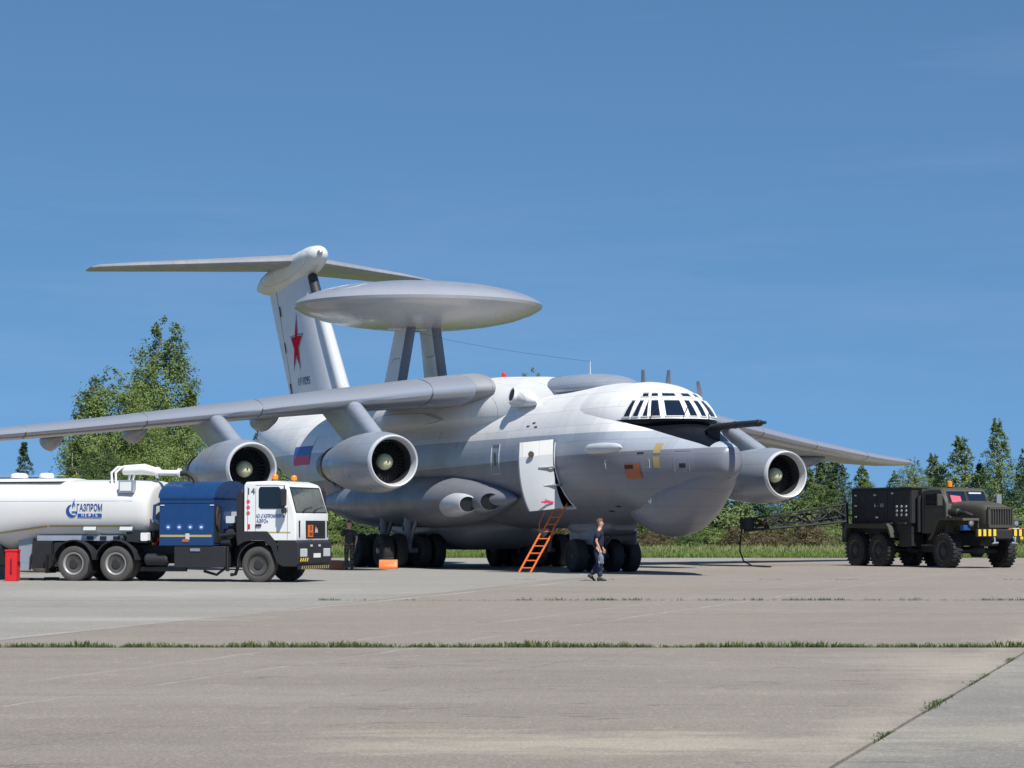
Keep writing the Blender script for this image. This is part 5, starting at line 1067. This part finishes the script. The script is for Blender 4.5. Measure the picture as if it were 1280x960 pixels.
    hr = [(lean-.03, 0, 1.70, .088, .080), (lean-.0, 0, 1.765, .10, .082), (lean+.055, 0, 1.775, .05, .06)]
    V = [(0, 0, .90, .13, .16), (lean*.3, 0, 1.12, .118, .148), (lean*.6, 0, 1.30, .13, .175), (lean, 0, 1.43, .11, .15), (lean+.003, 0, 1.485, .07, .075)]; Eg = [(0, 1), (1, 2), (2, 3), (3, 4)]
    for side in (1, -1):
        el = arms[0 if side > 0 else 1][0]
        sh = chain(V, Eg, 3, [(lean, side*.19, 1.425, .075, .07)]); chain(V, Eg, sh, [(lean*.7+el[0]*.5, side*(.215+el[1]*.5), (1.42+el[2])/2, .068, .066), (lean*.4+el[0]*.75, side*(.215+el[1]*.75), 1.42*.25+el[2]*.75, .062, .06)])
    skin_mesh('shirt', V, Eg, shirt_m, P, fat=1.16)
    V = [(0, 0, .97, .125, .155), (0, 0, .90, .13, .16)]; Eg = [(0, 1)]
    for side, hip_y in ((1, .10), (-1, -.10)):
        kn, an = legs[0 if side > 0 else 1]
        chain(V, Eg, 1, [(0, hip_y, .80, .105, .10), (kn[0]*.5, hip_y, (.88+kn[1])/2, .092, .09), (kn[0], hip_y, kn[1], .075, .072), ((kn[0]+an[0])/2-.01, hip_y, (kn[1]+an[1])/2, .072, .07), (an[0], hip_y, an[1]+.02, .066, .064)])
        pt = feet[0 if side > 0 else 1]                       # shoe: heel, ball, toe pitch
        a_ = Vector((an[0], hip_y, an[1])); c_, s2 = cos(pt), sin(pt); sh_ = MB()
        Mx = Matrix.Translation(a_) @ Matrix.Rotation(-pt, 4, 'Y')
        secs = [(-.09, .03, -.085, -.03), (-.07, .042, -.09, .03), (.0, .044, -.09, .04), (.06, .042, -.09, .0), (.12, .050, -.09, -.03), (.165, .044, -.088, -.045), (.19, .02, -.085, -.06)]
        sh_.loft([[(x_, w_*cos(2*pi*k/10), (za+zb)/2+(zb-za)/2*sin(2*pi*k/10)) for k in range(10)] for x_, w_, za, zb in secs], M4=Mx); sh_.build('shoe', 'shoe', P)
    skin_mesh('trousers', V, Eg, trouser_m, P, 1, fat=1.15)
    return P
d1 = 69.0
person((px(747, d1), d1, 0), radians(-6), 'man in a navy t-shirt and dark jeans walking with a clear water bottle', None,
       legs=[((.03, .50), (-.19, .16)), ((.07, .50), (.07, .095))],
       arms=[((.02, .02, 1.14), (.14, .0, .92), (.3, 0, -1)), ((-.03, .03, 1.14), (.08, .03, .90), (.1, 0, -1))], feet=[-.6, .0], shirt_m='navy_cloth', trouser_m='denim', sc_=1.0, lean=.05)
# the bottle in his right hand
W1 = Vector((px(747, d1), d1, 0)); rr = radians(-6); off = Vector((.085, -.25, 0)); bw = W1+Vector((cos(rr)*off.x-sin(rr)*off.y, sin(rr)*off.x+cos(rr)*off.y, 0))
BO = empty('water_bottle', (bw.x+.02, bw.y, .50), 0, 'clear plastic five litre water bottle hanging from the walking man\'s hand', 'bottle')
MB().lathe([(0, .05), (.01, .078), (.05, .082), (.055, .078), (.10, .082), (.105, .078), (.15, .082), (.20, .08), (.25, .05), (.275, .028), (.29, .028)], 'z', 20).build('body', 'bottle', BO)
MB().lathe([(.28, .032), (.31, .032), (.312, .01)], 'z', 14).build('cap', 'flag_blue', BO); MB().tube([(0, -.03, .28), (.0, -.035, .33), (0, 0, .36), (0, .035, .33), (0, .03, .28)], .006, 6).build('handle', 'print_white', BO)
d2 = 87.0
person((px(437, d2), d2, 0), radians(-97), 'man in a black t-shirt and camouflage trousers standing in the shade of the wing', None,
       legs=[((.02, .50), (0, .095)), ((.02, .50), (0, .095))], arms=[((-.02, .06, 1.15), (.06, .02, .93), (.2, 0, -1)), ((-.02, .06, 1.15), (.05, .02, .93), (.2, 0, -1))], feet=[0, 0], shirt_m='matt_black', trouser_m='camo', sc_=1.0)

# ------------------------------------------------------------ trees and bushes beyond the apron
def crown_mesh(name, seed, kind, n_clump, per, leaf, mats):
    rnd = random.Random(seed); vs, fs, mi = [], [], []
    cl = []
    lob = [(rnd.uniform(0, 2*pi), rnd.uniform(.15, .95), rnd.uniform(.45, 1.0)) for _ in range(12)]
    for _ in range(n_clump):
        for _t in range(60):
            t = rnd.random()                                   # height in the crown 0..1
            if kind == 'spire': R_m = .19*(1-t)**.75+.015; t0 = .06
            elif kind == 'birch': R_m = .24*(sin(pi*min(1, (t+.10)/1.13)))**.7*(1-.35*t)+.01; t0 = .10
            elif kind == 'poplar': R_m = .30*(sin(pi*min(1, (t+.12)/1.14)))**.5*(1-.12*t); t0 = .10
            elif kind == 'bush': R_m = .75*(1-t**2)**.5; t0 = 0
            else: R_m = .40*(sin(pi*min(1, (t+.12)/1.15)))**.55; t0 = .12
            a_ = rnd.uniform(0, 2*pi); lobe = .62+.38*max([w_*math.exp(-((t-tt)**2)*40)*max(0, cos(a_-aa))**1.5 for aa, tt, w_ in lob]+[0])+.12*sin(t*23+seed)*sin(a_*3)
            r = R_m*lobe*(rnd.random()**.38)
            z_ = t0+t*(1-t0)
            if kind in ('poplar', 'round', 'birch'): z_ = t0+(z_-t0)*(1-(.16 if kind != 'birch' else .07)*(.5+.5*sin(a_*2+seed*1.3))-.05*max(0, sin(a_*7+seed)))
            if kind != 'spire' and sin(a_*4+z_*17+seed)*sin(z_*31-a_*2) > .72: continue
            cl.append((r*cos(a_), r*sin(a_), z_, max(.018, R_m*.19)*rnd.uniform(.6, 1.3))); break
    for (cx_, cy_, cz_, cr) in cl:
        dark = rnd.random()
        for _ in range(per):
            p = Vector((rnd.gauss(0, 1), rnd.gauss(0, 1), rnd.gauss(0, .8))); p = p.normalized()*cr*rnd.random()**.5; p += Vector((cx_, cy_, cz_))
            n_ = (Vector((p.x, p.y, (p.z-.5)*.5+.12)).normalized()*1.15+Vector((rnd.gauss(0, .6), rnd.gauss(0, .6), rnd.gauss(.25, .6)))).normalized(); u = n_.orthogonal().normalized(); v = n_.cross(u); s_ = leaf*rnd.uniform(.6, 1.3); a_ = rnd.uniform(0, 6.28)
            u, v = u*cos(a_)+v*sin(a_), v*cos(a_)-u*sin(a_); b = len(vs)
            vs += [p-u*s_, p-v*s_*.55, p+u*s_, p+v*s_*.55]; fs.append((b, b+1, b+2, b+3)); mi.append(0)
    me = bpy.data.meshes.new(name); me.from_pydata([tuple(v) for v in vs], [], fs); me.materials.append(M[mats].m); me.update(); return me
def trunk_mesh(seed, kind, m):
    rnd = random.Random(seed); b = MB(); top = .9 if kind != 'bush' else .35
    pts = [(rnd.gauss(0, .008)*k, rnd.gauss(0, .008)*k, top*k/6) for k in range(7)]
    if kind == 'bush':
        for _ in range(5): a_ = rnd.uniform(0, 6.28); b.tube([(0, 0, 0), (.1*cos(a_), .1*sin(a_), .25), (.25*cos(a_), .25*sin(a_), .6)], [.02, .014, .004], 5)
    else:
        b.tube(pts, [.020*(1-.9*k/6.3) for k in range(7)], 7)
        for k in range(14):
            z_ = rnd.uniform(.14, .8); a_ = rnd.uniform(0, 6.28); L = (.16 if kind in ('birch', 'poplar') else .22)*(1-z_*.7) if kind != 'spire' else .10*(1-z_)
            b.tube([(0, 0, z_), (L*.5*cos(a_), L*.5*sin(a_), z_+L*.35), (L*cos(a_), L*sin(a_), z_+L*.8)], [.007, .005, .001], 4)
    me = bpy.data.meshes.new('trunk'); me.from_pydata([tuple(v) for v in b.v], [], b.f); me.materials.append(M[m].m); me.update(); return me
VAR = {}
for k, (kind, mats, tr, ncl, per, leaf) in enumerate([('birch', 'leaf_mid', 'birch_bark', 520, 24, .0088), ('birch', 'leaf_light', 'birch_bark', 500, 22, .0088), ('poplar', 'leaf_mid', 'bark', 900, 26, .0075), ('poplar', 'leaf_dark', 'bark', 800, 24, .0078),
        ('round', 'leaf_mid', 'bark', 800, 26, .0085), ('round', 'leaf_light', 'bark', 700, 24, .009), ('spire', 'leaf_dark', 'bark', 420, 20, .009), ('bush', 'leaf_mid', 'bark', 260, 24, .026), ('bush', 'leaf_dry', 'bark', 240, 22, .024), ('bush', 'leaf_dark', 'bark', 260, 24, .026), ('birch', 'leaf_dark', 'birch_bark', 520, 24, .0088), ('round', 'leaf_dark', 'bark', 760, 24, .0088), ('bush', 'leaf_light', 'bark', 240, 24, .025)]):
    VAR.setdefault((kind, mats), []).append((crown_mesh(kind+'_crown', 11+k*7, kind, ncl, per, leaf, mats), trunk_mesh(31+k, kind, tr)))
    if kind in ('birch', 'round', 'poplar', 'bush'): VAR[(kind, mats)].append((crown_mesh(kind+'_crown', 511+k*13, kind, ncl, per, leaf, mats), trunk_mesh(131+k, kind, tr)))
NAMES = {'birch': 'birch_tree', 'poplar': 'poplar_tree', 'round': 'broadleaf_tree', 'spire': 'spruce_tree', 'bush': 'bush'}
def plant(u, d, vtop, kind, mats, label, wd=1.0, group=None):
    h = CAMZ+(H0-vtop)/F*d; v_ = VAR[(kind, mats)]; crown, trunk = v_[random.randrange(len(v_))]
    o = empty(NAMES[kind], (px(u, d), d, -.05), random.uniform(0, 6.28), label, 'bush' if kind == 'bush' else 'tree', group); o.scale = (h*wd, h*wd, h)
    t = bpy.data.objects.new('trunk', trunk); link(t, o); c_ = bpy.data.objects.new('crown', crown); link(c_, o); return o
# the ones that can be told apart in the picture
ONE = [
 (208, 186, 394, 'poplar', 'leaf_mid', 'tallest leafy tree, rising above the near wing left of the tail fin', .8), (178, 183, 452, 'poplar', 'leaf_mid', 'tall narrow tree against the left side of the tallest one', .7),
 (137, 176, 458, 'round', 'leaf_mid', 'broad green tree left of the tallest one, its top above the wing', .95), (112, 184, 480, 'birch', 'leaf_dark', 'dark narrow tree at the left end of the tall left clump', 1.0), (164, 172, 485, 'round', 'leaf_mid', 'rounded bright tree in front of the tallest one', .7),
 (30, 250, 553, 'spire', 'leaf_dark', 'dark conical spruce standing alone at the far left', 1.15), (53, 300, 592, 'spire', 'leaf_dark', 'tiny far spruce right of the lone spruce', 1.0),
 (98, 168, 545, 'birch', 'leaf_mid', 'low tree above the pipe arm at the left edge of the clump', 1.1), (128, 163, 560, 'round', 'leaf_dark', 'dark low tree behind the white tank', .9), (222, 170, 520, 'round', 'leaf_mid', 'tree filling the gap under the wing above the blue box', .8), (180, 165, 545, 'round', 'leaf_mid', 'bright tree under the wing above the tank front', .85),
 (238, 178, 480, 'birch', 'leaf_mid', 'slim tree at the right side of the tallest one', .8),
 (332, 175, 518, 'birch', 'leaf_light', 'pale yellow green tree showing between the two near engines', 1.1), (358, 172, 545, 'round', 'leaf_light', 'pale tree behind the white cab and the near inner engine', .9),
 (662, 195, 459, 'poplar', 'leaf_mid', 'tree whose tip peeps over the fuselage roof', .6),
 (1028, 205, 566, 'birch', 'leaf_mid', 'mid green tree right of the far engine', 1.3), (1048, 200, 573, 'birch', 'leaf_dark', 'dark tree under the far wing', 1.3), (1078, 207, 580, 'birch', 'leaf_mid', 'tree under the far wing tip beside the sky gap', 1.2), (1000, 204, 562, 'birch', 'leaf_dark', 'dark tree just right of the far engine intake', 1.2),
 (1118, 195, 588, 'birch', 'leaf_light', 'loose pale sapling right of the sky gap below the wing tip', 1.2), (1140, 190, 572, 'round', 'leaf_light', 'pale bushy tree above the power unit box', .7), (1166, 205, 565, 'birch', 'leaf_mid', 'slender tree between the pale bushy one and the tall ones', 1.0), (1200, 200, 543, 'birch', 'leaf_mid', 'tall light green tree above the army truck cab', 1.15),
 (1247, 198, 521, 'birch', 'leaf_mid', 'tallest tree on the right, pointed, above the truck bonnet', .85), (1226, 190, 590, 'birch', 'leaf_dark', 'dark lower tree between the two tall right hand trees', 1.1), (1282, 195, 560, 'birch', 'leaf_dark', 'dark tree cut by the right edge', 1.0), (1180, 188, 600, 'birch', 'leaf_light', 'pale low tree behind the truck cab roof', 1.2)]
for a_ in ONE: plant(*a_)
def where(u): return next(t for lim, t in ((95, 'behind the white tank'), (250, 'under the near wing'), (330, 'behind the blue pump box'), (450, 'behind the white cab'), (600, 'behind the main wheels'), (720, 'behind the ladder'), (800, 'behind the nose wheels'),
    (900, 'behind the aircraft nose'), (975, 'below the far engine'), (1065, 'behind the cable boom'), (1150, 'behind the power unit box'), (1235, 'behind the army truck cab'), (9999, 'by the right edge')) if u < lim)
# the wood behind: look-alikes
rnd = random.Random(5)
def vt(u): return 573 if 985 < u < 1095 else (606 if u < 1118 and u > 1095 else (576 if u > 1118 else (600 if u > 870 else (596 if 300 < u < 480 else (608 if u < 90 else 585)))))
for k in range(86):
    u = -300+1880*k/85+rnd.uniform(-9, 9)
    if 1092 < u < 1112 or 40 < u < 62: continue
    if -20 < u < 28: continue
    m_ = rnd.choice(['leaf_mid', 'leaf_dark', 'leaf_mid', 'leaf_light' if u > 300 else 'leaf_mid']); kd = 'birch' if u > 850 else rnd.choice(['birch', 'round'])
    lb = {'leaf_mid': 'mid green', 'leaf_dark': 'dark green', 'leaf_light': 'pale green'}[m_]
    plant(u, rnd.uniform(200, 228), vt(u)+rnd.uniform(-4, 22), kd, m_, lb+(' slender tree' if kd == 'birch' else ' round crowned tree')+' in the wood line '+where(u), rnd.uniform(.85, 1.2), 'trees of the wood line')
for k in range(100):
    u = -280+1850*k/99+rnd.uniform(-7, 7); 
    m_ = rnd.choice(['leaf_mid', 'leaf_dark', 'leaf_dark', 'leaf_mid', 'leaf_light'])
    lb = {'leaf_mid': 'mid green', 'leaf_dark': 'dark green', 'leaf_light': 'pale green'}[m_]
    plant(u, rnd.uniform(186, 196), (636 if u > 60 else 650)+rnd.uniform(-16, 14), 'bush', m_, lb+' bush at the foot of the trees '+where(u), rnd.uniform(1.0, 1.5), 'bushes at the foot of the trees')
for k in range(62):
    u = -260+1800*k/61+rnd.uniform(-9, 9); dry = (770 < u < 1060 and rnd.random() < .75) or rnd.random() < .2
    m_ = 'leaf_dry' if dry else rnd.choice(['leaf_mid', 'leaf_dark', 'leaf_light'])
    lb = {'leaf_mid': 'mid green', 'leaf_dark': 'dark green', 'leaf_light': 'pale green', 'leaf_dry': 'brownish dry'}[m_]
    plant(u, rnd.uniform(178, 184), 661+rnd.uniform(-9, 6), 'bush', m_, lb+' low bush along the thicket front '+where(u), rnd.uniform(1.2, 2.0), 'low bushes in front of the thicket')
